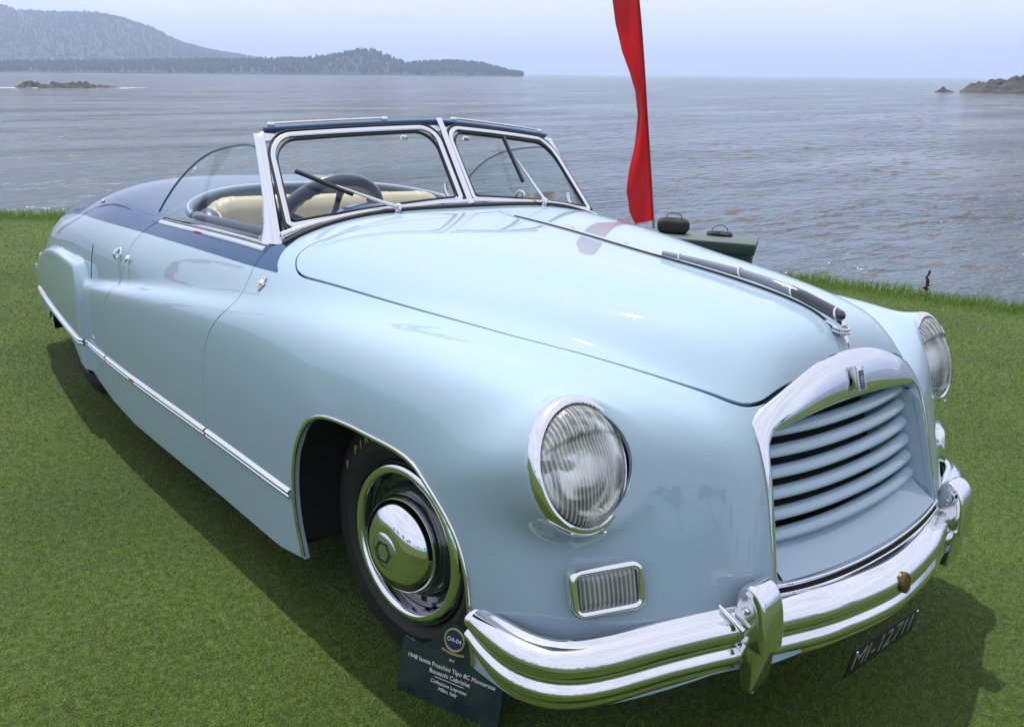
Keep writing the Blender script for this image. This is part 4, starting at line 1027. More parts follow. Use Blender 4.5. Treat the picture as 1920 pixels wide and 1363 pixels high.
# wipers
def wiper(pivot, arm_end, b0, b1, name='wiper'):
    pivot, arm_end, b0, b1 = (np.array(q, float) for q in (pivot, arm_end, b0, b1))
    mid = pivot * 0.72 + arm_end * 0.28 + np.array([0, -0.012, 0.010])
    arm = tube(name, [pivot + [0, -0.004, 0.018], pivot * 0.9 + arm_end * 0.1 + np.array([0, -0.012, 0.016]), mid, arm_end], 0.0045, 'satin_chrome', car, 10, n=16, scale=np.linspace(1.7, 0.7, 16))
    lathe('wiper_boss', [(0.015, -0.03), (0.015, -0.008), (0.011, 0.002), (0.010, 0.016), (0.013, 0.020), (0.010, 0.030), (0.0, 0.033)], 'chrome', arm, basis(pivot, (0, -0.45, 0.9), (1, 0, 0)), 20)
    d = (b1 - b0); d /= np.linalg.norm(d); nrm_ = np.array([0, -0.80, 0.56])
    bl = sweep('wiper_blade', np.linspace(b0, b1, 6), rrect_prof(0.007, 0.013, 0.002, 2), 'black_rubber', arm, up=tuple(nrm_))
    sweep('blade_holder', np.linspace(b0 + nrm_ * 0.009, b1 + nrm_ * 0.009, 6), rrect_prof(0.009, 0.004, 0.0015, 2), 'black_gloss', arm, up=tuple(nrm_))
wiper((-0.335, 0.848, 1.152), pane_pt(0.715, 0.345, -1, 0.020), pane_pt(0.89, 0.55, -1, 0.014), pane_pt(0.64, 0.23, -1, 0.014))
wiper((0.345, 0.850, 1.150), pane_pt(0.485, 0.58, 1, 0.020), pane_pt(0.48, 0.875, 1, 0.014), pane_pt(0.445, 0.285, 1, 0.014))
# door windows
for sgn in (-1, 1):
    g = [(0.985, 1.05), (1.02, 1.12), (1.19, 1.345), (1.23, 1.349), (1.30, 1.345), (1.446, 1.324), (1.568, 1.293), (1.69, 1.240), (1.80, 1.17), (1.88, 1.10), (1.93, 1.045)]
    gx = lambda z_: 0.752 - 0.235 * (z_ - 1.045)
    Pg = np.array([(gx(z_), y_, z_) for y_, z_ in g]); Ps = spline_pts(Pg[2:], 60)
    outl = np.vstack([Pg[:2], Ps]) * [sgn, 1, 1]
    pn = mesh_np('door_window', outl, [list(range(len(outl)))], 'side_pane', car, smooth=False)
    Nn = np.tile(np.array([sgn, 0, 0.23]), (60, 1))
    sweep('window_edge', Ps * [sgn, 1, 1], rrect_prof(0.008, 0.007, 0.002, 2), 'leather_blue', pn, N_=Nn)
# cockpit trim
ck = COCKPIT[(COCKPIT[:, 0] >= 0) & (COCKPIT[:, 1] > 1.0)]
P = np.stack([ck[:, 0], ck[:, 1], surf_z(ck[:, 0], ck[:, 1])], 1)
front = P[P[:, 1] < 1.72]; rear = P[P[:, 1] >= 1.70]
for sgn in (-1, 1):
    sweep('door_cap_roll', (front + [-0.018, 0, -0.006]) * [sgn, 1, 1], circ_prof(0.030, 14, 0.022), 'leather_blue', car)
    fr_in = front[::3]; V = np.vstack([(fr_in + [-0.035, 0, -0.012]) * [sgn, 1, 1], (fr_in * [1, 1, 0] + [-0.06, 0, 0.3]) * [sgn, 1, 1]]); n_ = len(fr_in)
    mesh_np('door_trim', V, [[i, i + 1, n_ + i + 1, n_ + i] for i in range(n_ - 1)], 'leather_blue', car)
rr_ = np.vstack([rear * [1, 1, 1], (rear * [-1, 1, 1])[::-1][1:]])
sweep('cockpit_rim', rr_ + [0, 0, -0.004], circ_prof(0.016, 14, 0.015), 'leather_blue', car)
sweep('rim_moulding', rr_ + [0, 0.012, 0.010], circ_prof(0.005, 8), 'chrome', car)
V = np.vstack([rr_[::2] + [0, -0.02, -0.012], rr_[::2] * [1, 1, 0] + [0, -0.03, 0.3]]); n_ = len(rr_[::2])
mesh_np('cockpit_lining', V, [[i, i + 1, n_ + i + 1, n_ + i] for i in range(n_ - 1)], 'leather_navy', car)
box('cabin_floor', (0, 1.5, 0.32), (1.36, 1.2, 0.02), 'carpet', car)
# bench seat: pleated beige squab and cushion with navy end bolsters
seat_x = np.linspace(-0.60, 0.60, 241)
V, F = [], []
prof = [(q[0] - 0.165, q[1] - 0.012) for q in ((1.80, 0.50), (1.86, 0.62), (1.92, 0.80), (1.965, 0.98), (1.985, 1.06), (2.005, 1.098), (2.04, 1.114), (2.08, 1.108), (2.105, 1.07), (2.12, 0.95), (2.12, 0.6))]
for x_ in seat_x:
    e_ = min(1.0, (0.60 - abs(x_)) / 0.14); e_ = math.sqrt(max(0.0, 1 - (1 - e_) ** 2))
    ple = 0.0
    if abs(x_) < 0.30 or True:
        ph = (x_ % 0.040) / 0.040 - 0.5
        zone = 1.0 if (0.10 < abs(x_ + 0.0) < 0.30 or abs(x_) > 0.46) else 0.0
        ple = 0.0045 * (1 - (2 * ph) ** 2) * zone
    for i, (y_, z_) in enumerate(prof):
        w_ = math.sin(math.pi * i / (len(prof) - 1)) ** 0.5
        V.append((x_, y_ - (ple if i < 6 else -0.3 * ple) * w_ - 0.10 * (abs(x_) / 0.6) ** 2 * 0 - 0.16 * max(0, abs(x_) - 0.3) ** 2 * 2.2, z_ - (1 - e_) * 0.10 + (ple * 0.5 if i >= 5 else 0)))
k_ = len(prof)
for i in range(240):
    for j in range(k_ - 1): F.append((i * k_ + j, (i + 1) * k_ + j, (i + 1) * k_ + j + 1, i * k_ + j + 1))
seat = mesh_np('bench_seat', np.array(V), F, 'leather_beige', car)
for sgn in (-1, 1):
    P = spline_pts([(sgn * 0.585, 1.63, 0.60), (sgn * 0.60, 1.69, 0.85), (sgn * 0.605, 1.75, 0.98), (sgn * 0.60, 1.81, 1.02), (sgn * 0.59, 1.88, 0.99)], 24)
    tube('seat_bolster', P, 0.045, 'leather_navy', seat, 14, up=(sgn, 0, 0)); tube('bolster_piping', P + [sgn * -0.035, -0.015, 0.026], 0.006, 'leather_beige', seat, 8, up=(sgn, 0, 0))
box('seat_cushion', (0, 1.44, 0.50), (1.22, 0.52, 0.18), 'leather_beige', seat, bevel=0.05, seg=4)
# dashboard with instrument binnacle
dash_x = np.linspace(-0.68, 0.68, 41); V, F = [], []
dp = [(0.945, 1.0), (0.955, 1.055), (0.985, 1.085), (1.03, 1.09), (1.07, 1.07), (1.085, 1.02), (1.075, 0.90), (1.04, 0.78)]
for x_ in dash_x:
    for y_, z_ in dp: V.append((x_, y_ + 0.03 * (x_ / 0.68) ** 2, z_ + 0.018 - 0.075 * (abs(x_) / 0.68) ** 2.2))
for i in range(40):
    for j in range(7): F.append((i * 8 + j, (i + 1) * 8 + j, (i + 1) * 8 + j + 1, i * 8 + j + 1))
dash = mesh_np('dashboard', np.array(V), F, 'navy_paint', car)
V, F = [], []
for j, (y_, s_) in enumerate(((1.00, 0.86), (1.02, 0.97), (1.06, 1.0), (1.10, 0.98), (1.11, 0.92))):
    for i in range(25):
        a = math.pi * i / 24; V.append((-0.30 + 0.165 * s_ * math.cos(a), y_, 1.075 + 0.082 * s_ * math.sin(a)))
for j in range(4):
    for i in range(24): F.append((j * 25 + i, j * 25 + i + 1, (j + 1) * 25 + i + 1, (j + 1) * 25 + i))
mesh_np('instrument_cowl', np.array(V), F, 'navy_paint', dash)
# steering wheel: thick rim, finger grips inside, two spokes and column
SWC = np.array([-0.325, 1.34, 1.058]); swn = Vector((0, 0.80, 0.60)).normalized(); Msw = basis(SWC, swn, (1, 0, 0))
t_ = np.linspace(0, 2 * np.pi, 120, endpoint=False)
V, F = [], []
for i, t in enumerate(t_):
    grip = 0.0035 * math.cos(t * 30)
    for a in np.linspace(0, 2 * np.pi, 14, endpoint=False):
        ins = max(0, -math.cos(a))
        r_ = 0.208 + 0.028 * math.cos(a) * (1 + 0.25 * ins) - grip * ins
        V.append(Msw @ Vector((r_ * math.cos(t), r_ * math.sin(t), 0.023 * math.sin(a))))
for i in range(120):
    for j in range(14): F.append((i * 14 + j, ((i + 1) % 120) * 14 + j, ((i + 1) % 120) * 14 + (j + 1) % 14, i * 14 + (j + 1) % 14))
sw = mesh_np('steering_wheel', np.array([list(v) for v in V]), F, 'wheel_rim_plastic', car)
for a in (math.radians(195), math.radians(-15), math.radians(270)):
    P = [Msw @ Vector((r_ * math.cos(a), r_ * math.sin(a), -0.03 * (1 - r_ / 0.2))) for r_ in (0.02, 0.07, 0.13, 0.20)]
    tube('wheel_spoke', [list(p) for p in P], 0.014, 'wheel_rim_plastic', sw, 10, n=10, scale=[1.3, 1.2, 1.0, 0.9, 0.8, 0.8, 0.9, 1.1, 1.3, 1.6], up=tuple(swn))
lathe('horn_button', [(0.0, 0.012), (0.02, 0.010), (0.034, 0.0), (0.036, -0.03)], 'wheel_rim_plastic', sw, Msw, 24)
tube('steering_column', [list(Msw @ Vector((0, 0, -0.03))), list(Msw @ Vector((0, 0, -0.42)))], 0.024, 'black_rubber', sw, 12)
# folded cloth and bright grab hoop on the far door
cl = []
V, F = [], []
for i in range(25):
    for j in range(9):
        s_, t2 = i / 24, j / 8
        V.append((0.700 + 0.018 * math.sin(3.1 * s_ * 3) * t2 + 0.012 * t2, 1.15 + 0.24 * s_, 1.06 + t2 * (0.085 + 0.012 * math.sin(6 * s_)) ))
for i in range(24):
    for j in range(8): F.append((i * 9 + j, (i + 1) * 9 + j, (i + 1) * 9 + j + 1, i * 9 + j + 1))
mesh_np('door_cloth', np.array(V), F, 'canvas_grey', car)
tube('grab_hoop', [(0.69, 1.40, 1.06), (0.69, 1.405, 1.12), (0.69, 1.38, 1.145), (0.69, 1.345, 1.13), (0.69, 1.335, 1.07)], 0.006, 'chrome', car, 8, n=20, up=(1, 0, 0))
# ---------------------------------------------------------------- ground, sea and coast
def noise2(x, y, seed=0, octs=4, f0=1.0):
    r = np.random.default_rng(seed); out = np.zeros_like(x, float); a = 1.0
    for o in range(octs):
        for _ in range(3):
            k = r.normal(size=2); k *= f0 * 2 ** o / np.linalg.norm(k); out += a * np.sin(k[0] * x + k[1] * y + r.uniform(0, 6.28)) / 3
        a *= 0.55
    return out
EDGE = spline_pts([(-60, 52), (-30, 31.5), (-12, 18.6), (-5, 14.0), (-1.8, 11.7), (0.33, 10.15), (0.98, 9.70), (2.3, 7.9), (3.6, 6.1), (4.8, 4.45), (5.55, 3.35), (5.92, 2.75), (6.12, 1.85), (6.40, 1.1), (6.95, -0.8), (8.2, -4.5), (12, -12), (30, -40)], 260)
def edge_dist(P):
    """signed distance inside the lawn"""
    poly = np.vstack([EDGE, [(-60, -60)], [(-120, 20)]])
    return sd_poly(P, poly)
def lawn_height(x, y): return 0.012 * noise2(x, y, 3, 3, 0.9) * np.clip(np.hypot(x, y - 1.2) - 2.5, 0, 2) / 2
# lawn sheet: strips running back from the edge
D = np.array([0, 0.15, 0.35, 0.7, 1.2, 2, 3, 4.5, 6.5, 9, 13, 20, 40, 90.0])
tx = np.gradient(EDGE, axis=0); tx /= np.linalg.norm(tx, axis=1)[:, None]
gx_ = np.linspace(-12, 12, 2)
def lawn_mat():
    m = mat('lawn_turf', (0.055, 0.115, 0.018), rough=0.85)
    N, L = m.node_tree.nodes, m.node_tree.links; p = N['Principled BSDF']
    tc = N.new('ShaderNodeTexCoord')
    n1 = N.new('ShaderNodeTexNoise'); n1.inputs['Scale'].default_value = 0.9; n1.inputs['Detail'].default_value = 6
    n2 = N.new('ShaderNodeTexNoise'); n2.inputs['Scale'].default_value = 38.0; n2.inputs['Detail'].default_value = 4
    L.new(tc.outputs['Object'], n1.inputs['Vector']); L.new(tc.outputs['Object'], n2.inputs['Vector'])
    r1 = N.new('ShaderNodeValToRGB'); r1.color_ramp.elements[0].position = 0.3; r1.color_ramp.elements[1].position = 0.72
    r1.color_ramp.elements[0].color = (0.045, 0.095, 0.010, 1); r1.color_ramp.elements[1].color = (0.090, 0.150, 0.019, 1)
    r2 = N.new('ShaderNodeValToRGB'); r2.color_ramp.elements[0].position = 0.3; r2.color_ramp.elements[1].position = 0.7
    r2.color_ramp.elements[0].color = (0.55, 0.55, 0.5, 1); r2.color_ramp.elements[1].color = (1.3, 1.3, 1.15, 1)
    mx = N.new('ShaderNodeMix'); mx.data_type = 'RGBA'; mx.blend_type = 'MULTIPLY'; mx.inputs[0].default_value = 1
    L.new(n1.outputs['Fac'], r1.inputs['Fac']); L.new(n2.outputs['Fac'], r2.inputs['Fac'])
    L.new(r1.outputs['Color'], mx.inputs[6]); L.new(r2.outputs['Color'], mx.inputs[7]); L.new(mx.outputs[2], p.inputs['Base Color'])
    b = N.new('ShaderNodeBump'); b.inputs['Strength'].default_value = 0.9; b.inputs['Distance'].default_value = 0.03
    n3 = N.new('ShaderNodeTexNoise'); n3.inputs['Scale'].default_value = 120.0; n3.inputs['Detail'].default_value = 3
    L.new(tc.outputs['Object'], n3.inputs['Vector']); L.new(n3.outputs['Fac'], b.inputs['Height']); L.new(b.outputs['Normal'], p.inputs['Normal'])
lawn_mat()
def blade_mat(name, c1, c2, c3):
    m = bpy.data.materials.new(name); m.use_nodes = True; N, L = m.node_tree.nodes, m.node_tree.links; p = N['Principled BSDF']
    at_ = N.new('ShaderNodeAttribute'); at_.attribute_name = 'tint'
    r = N.new('ShaderNodeValToRGB'); r.color_ramp.elements[0].color = (*c1, 1); r.color_ramp.elements[1].color = (*c3, 1)
    e = r.color_ramp.elements.new(0.55); e.color = (*c2, 1)
    L.new(at_.outputs['Fac'], r.inputs['Fac']); L.new(r.outputs['Color'], p.inputs['Base Color'])
    p.inputs['Roughness'].default_value = 0.5; p.inputs['Specular IOR Level'].default_value = 0.35
    tr = N.new('ShaderNodeBsdfTranslucent'); L.new(r.outputs['Color'], tr.inputs['Color'])
    mx = N.new('ShaderNodeMixShader'); mx.inputs['Fac'].default_value = 0.35
    L.new(p.outputs['BSDF'], mx.inputs[1]); L.new(tr.outputs['BSDF'], mx.inputs[2]); L.new(mx.outputs['Shader'], N['Material Output'].inputs['Surface'])
    MAT[name] = m
blade_mat('grass_blade', (0.042, 0.100, 0.008), (0.118, 0.200, 0.018), (0.29, 0.29, 0.075))
blade_mat('rough_grass_blade', (0.05, 0.125, 0.012), (0.135, 0.265, 0.026), (0.30, 0.34, 0.10))
# two bands: the flat lawn out to the edge, and the turfed bank that falls away to the rocks
gx, gy = np.meshgrid(np.linspace(-60, 30, 181), np.linspace(-40, 52, 185), indexing='ij')
V = np.stack([gx.ravel(), gy.ravel(), np.zeros(gx.size)], 1)
i_, j_ = np.meshgrid(np.arange(180), np.arange(184), indexing='ij'); q0 = (i_ * 185 + j_).ravel()
T = np.vstack([np.stack([q0, q0 + 185, q0 + 186], 1), np.stack([q0, q0 + 186, q0 + 1], 1)])
V, T = clip(V, T, edge_dist(V[:, :2]))
V[:, 2] = lawn_height(V[:, 0], V[:, 1])
lawn = mesh_np('lawn', V, T, 'lawn_turf'); lawn.matrix_world = TILT; tag(lawn, 'short mown green lawn sloping gently to the shore', 'lawn', kind='structure')
nrm2 = np.stack([tx[:, 1], -tx[:, 0]], 1)
tst = edge_dist(EDGE + nrm2 * 0.3); nrm2 = np.where((tst < 0)[:, None], nrm2, -nrm2)
rows = [(0.0, 0.0), (0.12, -0.03), (0.35, -0.22), (0.8, -0.75), (1.6, -1.7), (3.0, -3.6), (5.0, -6.2), (7.0, -9.5)]
V = np.vstack([np.column_stack([EDGE + nrm2 * o, lawn_height(EDGE[:, 0], EDGE[:, 1]) + z_ + (0.25 * noise2(EDGE[:, 0] + o, EDGE[:, 1], 5, 3, 1.2) * min(1, o / 2))]) for o, z_ in rows]); ne = len(EDGE)
mat('bank_earth', (0.10, 0.085, 0.05), rough=0.95, var=(1.5, (0.05, 0.09, 0.02), 1.0), bump=(4, 1.0, 0.2))
bank = mesh_np('shore_bank', V, [[a * ne + i, a * ne + i + 1, (a + 1) * ne + i + 1, (a + 1) * ne + i] for a in range(len(rows) - 1) for i in range(ne - 1)], 'bank_earth'); bank.matrix_world = TILT; tag(bank, 'earth bank below the lawn edge', 'bank', kind='structure')
# grass blades: short turf near by, long rough grass along the edge
def blades(name, P, h, w, lean, tint, material, z0=None, fine=False):
    n = len(P); a = RNG.uniform(0, 2 * np.pi, n); la = RNG.uniform(0, 2 * np.pi, n); l = lean * RNG.uniform(0.2, 1.0, n)
    side = np.stack([np.cos(a), np.sin(a), np.zeros(n)], 1) * (w / 2)[:, None]
    base = np.column_stack([P, lawn_height(P[:, 0], P[:, 1]) if z0 is None else z0])
    ln = np.stack([np.cos(la) * l, np.sin(la) * l, np.zeros(n)], 1)
    up = np.zeros((n, 3)); up[:, 2] = h
    mid = base + up * 0.55 + ln * (h * 0.35)[:, None]; tip = base + up * np.sqrt(np.maximum(0.2, 1 - l ** 2 * 0.5))[:, None] + ln * h[:, None]
    if fine:
        V = np.stack([base - side, base + side, tip], 1).reshape(-1, 3); F = np.arange(3 * n).reshape(-1, 3)
        o = mesh_np(name, V, F, material, smooth=False)
        at_ = o.data.attributes.new('tint', 'FLOAT', 'POINT'); at_.data.foreach_set('value', np.repeat(tint, 3).astype(np.float32))
        o.matrix_world = TILT
        return o
    V = np.stack([base - side, base + side, mid + side * 0.75, mid - side * 0.75, tip], 1).reshape(-1, 3)
    k = np.arange(n)[:, None] * 5
    F = np.vstack([k + [0, 1, 2], k + [0, 2, 3], k + [3, 2, 4]])
    o = mesh_np(name, V, F, material, smooth=False)
    at_ = o.data.attributes.new('tint', 'FLOAT', 'POINT'); at_.data.foreach_set('value', np.repeat(tint, 5).astype(np.float32))
    o.matrix_world = TILT
    return o
cx0, cy0 = CAM_POS.x, CAM_POS.y
pts = []
for n_ in (1150000,):
    r = 0.8 * np.exp(RNG.uniform(0, 1, n_) * math.log(18 / 0.8)); a = np.radians(RNG.uniform(-8, 92, n_))
    pts.append(np.stack([cx0 + r * np.sin(a), cy0 + r * np.cos(a)], 1))
P = np.vstack(pts); P = P[edge_dist(P) > 0.02]
inside = (np.abs(P[:, 0]) < 0.80) & (P[:, 1] > -0.55) & (P[:, 1] < 3.7)       # nothing shows under the middle of the car
P = P[~(inside & (RNG.uniform(0, 1, len(P)) < 0.85))]
d = np.hypot(P[:, 0] - cx0, P[:, 1] - cy0)
patch = 0.5 + 0.22 * noise2(P[:, 0], P[:, 1], 11, 4, 1.6) + 0.25 * noise2(P[:, 0], P[:, 1], 12, 3, 9.0)
h = RNG.uniform(0.005, 0.014, len(P)) * (1 + 0.3 * (patch - 0.5)) * np.clip(d / 4, 1, 1.5); w = np.clip(0.0013 * d / 2.2, 0.0014, 0.010)
tint = np.clip(0.42 * patch + RNG.normal(0.22, 0.24, len(P)) + (RNG.uniform(0, 1, len(P)) < 0.05) * 0.6, 0, 1)
g = blades('lawn_grass', P, h, w, 1.1, tint, 'grass_blade', fine=True); tag(g, 'short cropped green grass blades of the lawn', 'grass', kind='stuff')
# stray longer stalks and dry clippings
r = 0.9 * np.exp(RNG.uniform(0, 1, 26000) * math.log(12 / 0.9)); a = np.radians(RNG.uniform(-8, 92, 26000))
Pd = np.stack([cx0 + r * np.sin(a), cy0 + r * np.cos(a)], 1); Pd = Pd[edge_dist(Pd) > 0.05]
g = blades('grass_stalks', Pd, RNG.uniform(0.012, 0.026, len(Pd)), np.clip(0.0008 * np.hypot(Pd[:, 0] - cx0, Pd[:, 1] - cy0), 0.0018, 0.008), 1.6, np.clip(RNG.normal(0.72, 0.25, len(Pd)), 0, 1), 'grass_blade'); tag(g, 'stray longer stalks and dry clippings in the lawn', 'grass', kind='stuff')
# rough fringe
ee = EDGE[(EDGE[:, 1] < 20) & (EDGE[:, 1] > -6)]
s_ = np.r_[0, np.cumsum(np.linalg.norm(np.diff(ee, axis=0), axis=1))]
n_ = 52000; q = RNG.uniform(0, s_[-1], n_); o_ = RNG.beta(2.2, 1.6, n_) * 0.75 - 0.50
E2 = np.stack([np.interp(q, s_, ee[:, 0]), np.interp(q, s_, ee[:, 1])], 1)
tg = np.gradient(ee, axis=0); tg /= np.linalg.norm(tg, axis=1)[:, None]; nn_ = np.stack([tg[:, 1], -tg[:, 0]], 1)
if edge_dist(ee[len(ee) // 2:len(ee) // 2 + 1] + nn_[len(ee) // 2] * 0.3)[0] > 0: nn_ = -nn_
N2 = np.stack([np.interp(q, s_, nn_[:, 0]), np.interp(q, s_, nn_[:, 1])], 1)
clump = 0.5 + 0.5 * noise2(E2[:, 0], E2[:, 1], 21, 4, 2.2)
P = E2 + N2 * o_[:, None]
h = (0.03 + 0.10 * np.clip((o_ + 0.35) / 0.5, 0, 1) * RNG.uniform(0.4, 1.3, n_)) * np.clip(0.55 + 0.8 * clump, 0.35, 1.6)
z0 = np.where(o_ > 0, -0.25 * o_, 0)
tint = np.clip(0.35 + 0.25 * clump + RNG.normal(0.08, 0.2, n_), 0, 1)
g = blades('rough_grass', P, h, RNG.uniform(0.003, 0.006, n_), 0.55, tint, 'rough_grass_blade', z0); tag(g, 'long rough grass along the seaward edge of the lawn', 'grass', kind='stuff')
# ---- sea
CAMW = cam.matrix_world.translation
SEA_Z = -7.0
def sea_mat():
    m = bpy.data.materials.new('sea_water'); m.use_nodes = True; N, L = m.node_tree.nodes, m.node_tree.links; p = N['Principled BSDF']
    p.inputs['Roughness'].default_value = 0.09; p.inputs['IOR'].default_value = 1.33; p.inputs['Specular IOR Level'].default_value = 0.5
    tc = N.new('ShaderNodeTexCoord')
    def noise(scale, detail, sx=1.0, sy=1.0, rough=0.55, rot=0.0):
        mp = N.new('ShaderNodeMapping'); mp.inputs['Scale'].default_value = (sx, sy, 1); mp.inputs['Rotation'].default_value = (0, 0, rot)
        n = N.new('ShaderNodeTexNoise'); n.inputs['Scale'].default_value = scale; n.inputs['Detail'].default_value = detail; n.inputs['Roughness'].default_value = rough
        L.new(tc.outputs['Object'], mp.inputs['Vector']); L.new(mp.outputs['Vector'], n.inputs['Vector']); return n
    n1 = noise(0.09, 2, 1, 1.8, rot=0.7); n2 = noise(0.40, 3, 1.0, 1.9, 0.6, rot=0.8); n3 = noise(1.9, 3, 1, 1.5, 0.6, rot=0.5)
    a = N.new('ShaderNodeMath'); a.operation = 'MULTIPLY_ADD'; a.inputs[1].default_value = 2.6
    L.new(n2.outputs['Fac'], a.inputs[0])
    c = N.new('ShaderNodeMath'); c.operation = 'MULTIPLY'; c.inputs[1].default_value = 0.8; L.new(n3.outputs['Fac'], c.inputs[0]); L.new(c.outputs[0], a.inputs[2])
    b0 = N.new('ShaderNodeMath'); b0.operation = 'MULTIPLY_ADD'; b0.inputs[1].default_value = 4.0; L.new(n1.outputs['Fac'], b0.inputs[0]); L.new(a.outputs[0], b0.inputs[2])
    bp_ = N.new('ShaderNodeBump'); bp_.inputs['Strength'].default_value = 1.0; bp_.inputs['Distance'].default_value = 1.0
    sl = noise(0.018, 5, 1.0, 3.2, 0.6, rot=0.72); sr = N.new('ShaderNodeMapRange'); sr.inputs['From Min'].default_value = 0.38; sr.inputs['From Max'].default_value = 0.62
    sr.inputs['To Min'].default_value = 0.25; sr.inputs['To Max'].default_value = 1.0; L.new(sl.outputs['Fac'], sr.inputs['Value']); L.new(sr.outputs['Result'], bp_.inputs['Strength'])
    L.new(b0.outputs[0], bp_.inputs['Height']); L.new(bp_.outputs['Normal'], p.inputs['Normal'])
    # kelp rafts lie in drifts on the water
    k1 = noise(0.012, 3, 1.0, 2.0, rot=0.75); k2 = noise(0.30, 7, 1.0, 2.6, 0.72, rot=0.75)
    m1 = N.new('ShaderNodeMapRange'); m1.inputs['From Min'].default_value = 0.36; m1.inputs['From Max'].default_value = 0.50; L.new(k1.outputs['Fac'], m1.inputs['Value'])
    m2 = N.new('ShaderNodeMapRange'); m2.inputs['From Min'].default_value = 0.53; m2.inputs['From Max'].default_value = 0.60; L.new(k2.outputs['Fac'], m2.inputs['Value'])
    kk = N.new('ShaderNodeMath'); kk.operation = 'MULTIPLY'; L.new(m1.outputs['Result'], kk.inputs[0]); L.new(m2.outputs['Result'], kk.inputs[1])
    mx = N.new('ShaderNodeMix'); mx.data_type = 'RGBA'; mx.inputs[6].default_value = (0.070, 0.098, 0.122, 1); mx.inputs[7].default_value = (0.082, 0.062, 0.048, 1)
    L.new(kk.outputs[0], mx.inputs[0]); L.new(mx.outputs[2], p.inputs['Base Color'])
    rr = N.new('ShaderNodeMapRange'); rr.inputs['To Min'].default_value = 0.09; rr.inputs['To Max'].default_value = 0.6; L.new(kk.outputs[0], rr.inputs['Value']); L.new(rr.outputs['Result'], p.inputs['Roughness'])
    MAT['sea_water'] = m
sea_mat()
rad = [0, 40, 120, 400, 1500, 5000, 14000]; seg = 96
V = [(CAMW.x, CAMW.y, SEA_Z)]; F = []
for r in rad[1:]:
    for i in range(seg): V.append((CAMW.x + r * math.cos(2 * math.pi * i / seg), CAMW.y + r * math.sin(2 * math.pi * i / seg), SEA_Z))
for i in range(seg): F.append((0, 1 + i, 1 + (i + 1) % seg))
for k in range(len(rad) - 2):
    for i in range(seg): F.append((1 + k * seg + i, 1 + (k + 1) * seg + i, 1 + (k + 1) * seg + (i + 1) % seg, 1 + k * seg + (i + 1) % seg))
sea = mesh_np('sea', np.array(V), F, 'sea_water', smooth=False); tag(sea, 'grey blue sea with ripples and drifting kelp', 'sea', kind='structure')
# ---- land across the bay
def polar(az, r): a = np.radians(az); return CAMW.x + r * np.sin(a), CAMW.y + r * np.cos(a)
def hill(name, prof, r0, depth, material, label, cat, rough_amp, seed, kind='structure', nu=260, nv=26, power=1.0):
    prof = np.array(prof); az = np.linspace(prof[0, 0], prof[-1, 0], nu)
    el = np.interp(az, prof[:, 0], prof[:, 1])
    el = np.convolve(np.pad(el, 3, 'edge'), np.ones(7) / 7, 'valid')
    V = np.zeros((nu, nv, 3))
    for j in range(nv):
        t = j / (nv - 1)
        r = r0 + depth * t
        top = CAMW.z + (r0 + depth * 0.7) * np.tan(np.radians(el)) - SEA_Z; top = np.maximum(top, 0.3)
        prof_t = np.sin(np.clip(t / 0.7, 0, 1) * np.pi / 2) ** power if t <= 0.7 else np.cos((t - 0.7) / 0.3 * np.pi / 2) ** 0.6
        x, y = polar(az, np.full(nu, r)); nz = noise2(x / depth * 6, y / depth * 6, seed, 5, 2.0)
        V[:, j, 0], V[:, j, 1] = x, y
        V[:, j, 2] = SEA_Z - 1.5 + top * prof_t * (1 + rough_amp * nz * min(1, 4 * t) * (0.3 if abs(t - 0.7) < 0.05 else 1)) + 1.5 * (t > 0)
    F = [[i * nv + j, (i + 1) * nv + j, (i + 1) * nv + j + 1, i * nv + j + 1] for i in range(nu - 1) for j in range(nv - 1)]
    o = mesh_np(name, V.reshape(-1, 3), F, material); tag(o, label, cat, kind=kind)
    return V
mat('hill_scrub', (0.022, 0.036, 0.018), rough=0.95, var=(0.004, (0.050, 0.052, 0.032), 0.6, 8), bump=(0.03, 1.0, 12, 6))
mat('far_wood', (0.020, 0.036, 0.016), rough=0.95)
mat('shore_rock', (0.085, 0.076, 0.064), rough=0.95, var=(0.35, (0.022, 0.021, 0.019), 0.9, 6), bump=(0.8, 1.0, 0.6, 5))
HM = hill('mountain', [(3.4, 1.4), (7.86, 2.75), (10.65, 2.99), (12.56, 2.805), (13.52, 2.56), (14.42, 2.68), (15.08, 2.81), (16.4, 2.936), (17.46, 2.916), (18.11, 2.744), (18.77, 2.514), (20.11, 2.04), (21.45, 1.40), (23.15, 1.0), (24.61, 0.78), (26.09, 0.5), (27.9, 0.2), (30, -0.05)], 4200, 2600, 'hill_scrub', 'hazy wooded mountain across the bay', 'mountain', 0.10, 31)
HP = hill('wooded_point', [(4.0, 0.10), (10.0, 0.16), (14.0, 0.22), (18.0, 0.30), (22.0, 0.42), (26.09, 0.47), (27.93, 0.55), (29.17, 0.70), (30.43, 0.92), (31.68, 1.01), (32.78, 0.90), (33.41, 0.66), (33.94, 0.38), (34.52, 0.36), (35.48, 0.48), (37.09, 0.55), (38.38, 0.45), (39.35, 0.26), (39.93, 0.10), (40.4, -0.02), (40.9, -0.12), (41.3, -0.16)], 2900, 500, 'hill_scrub', 'low wooded point running out into the bay', 'headland', 0.12, 33)
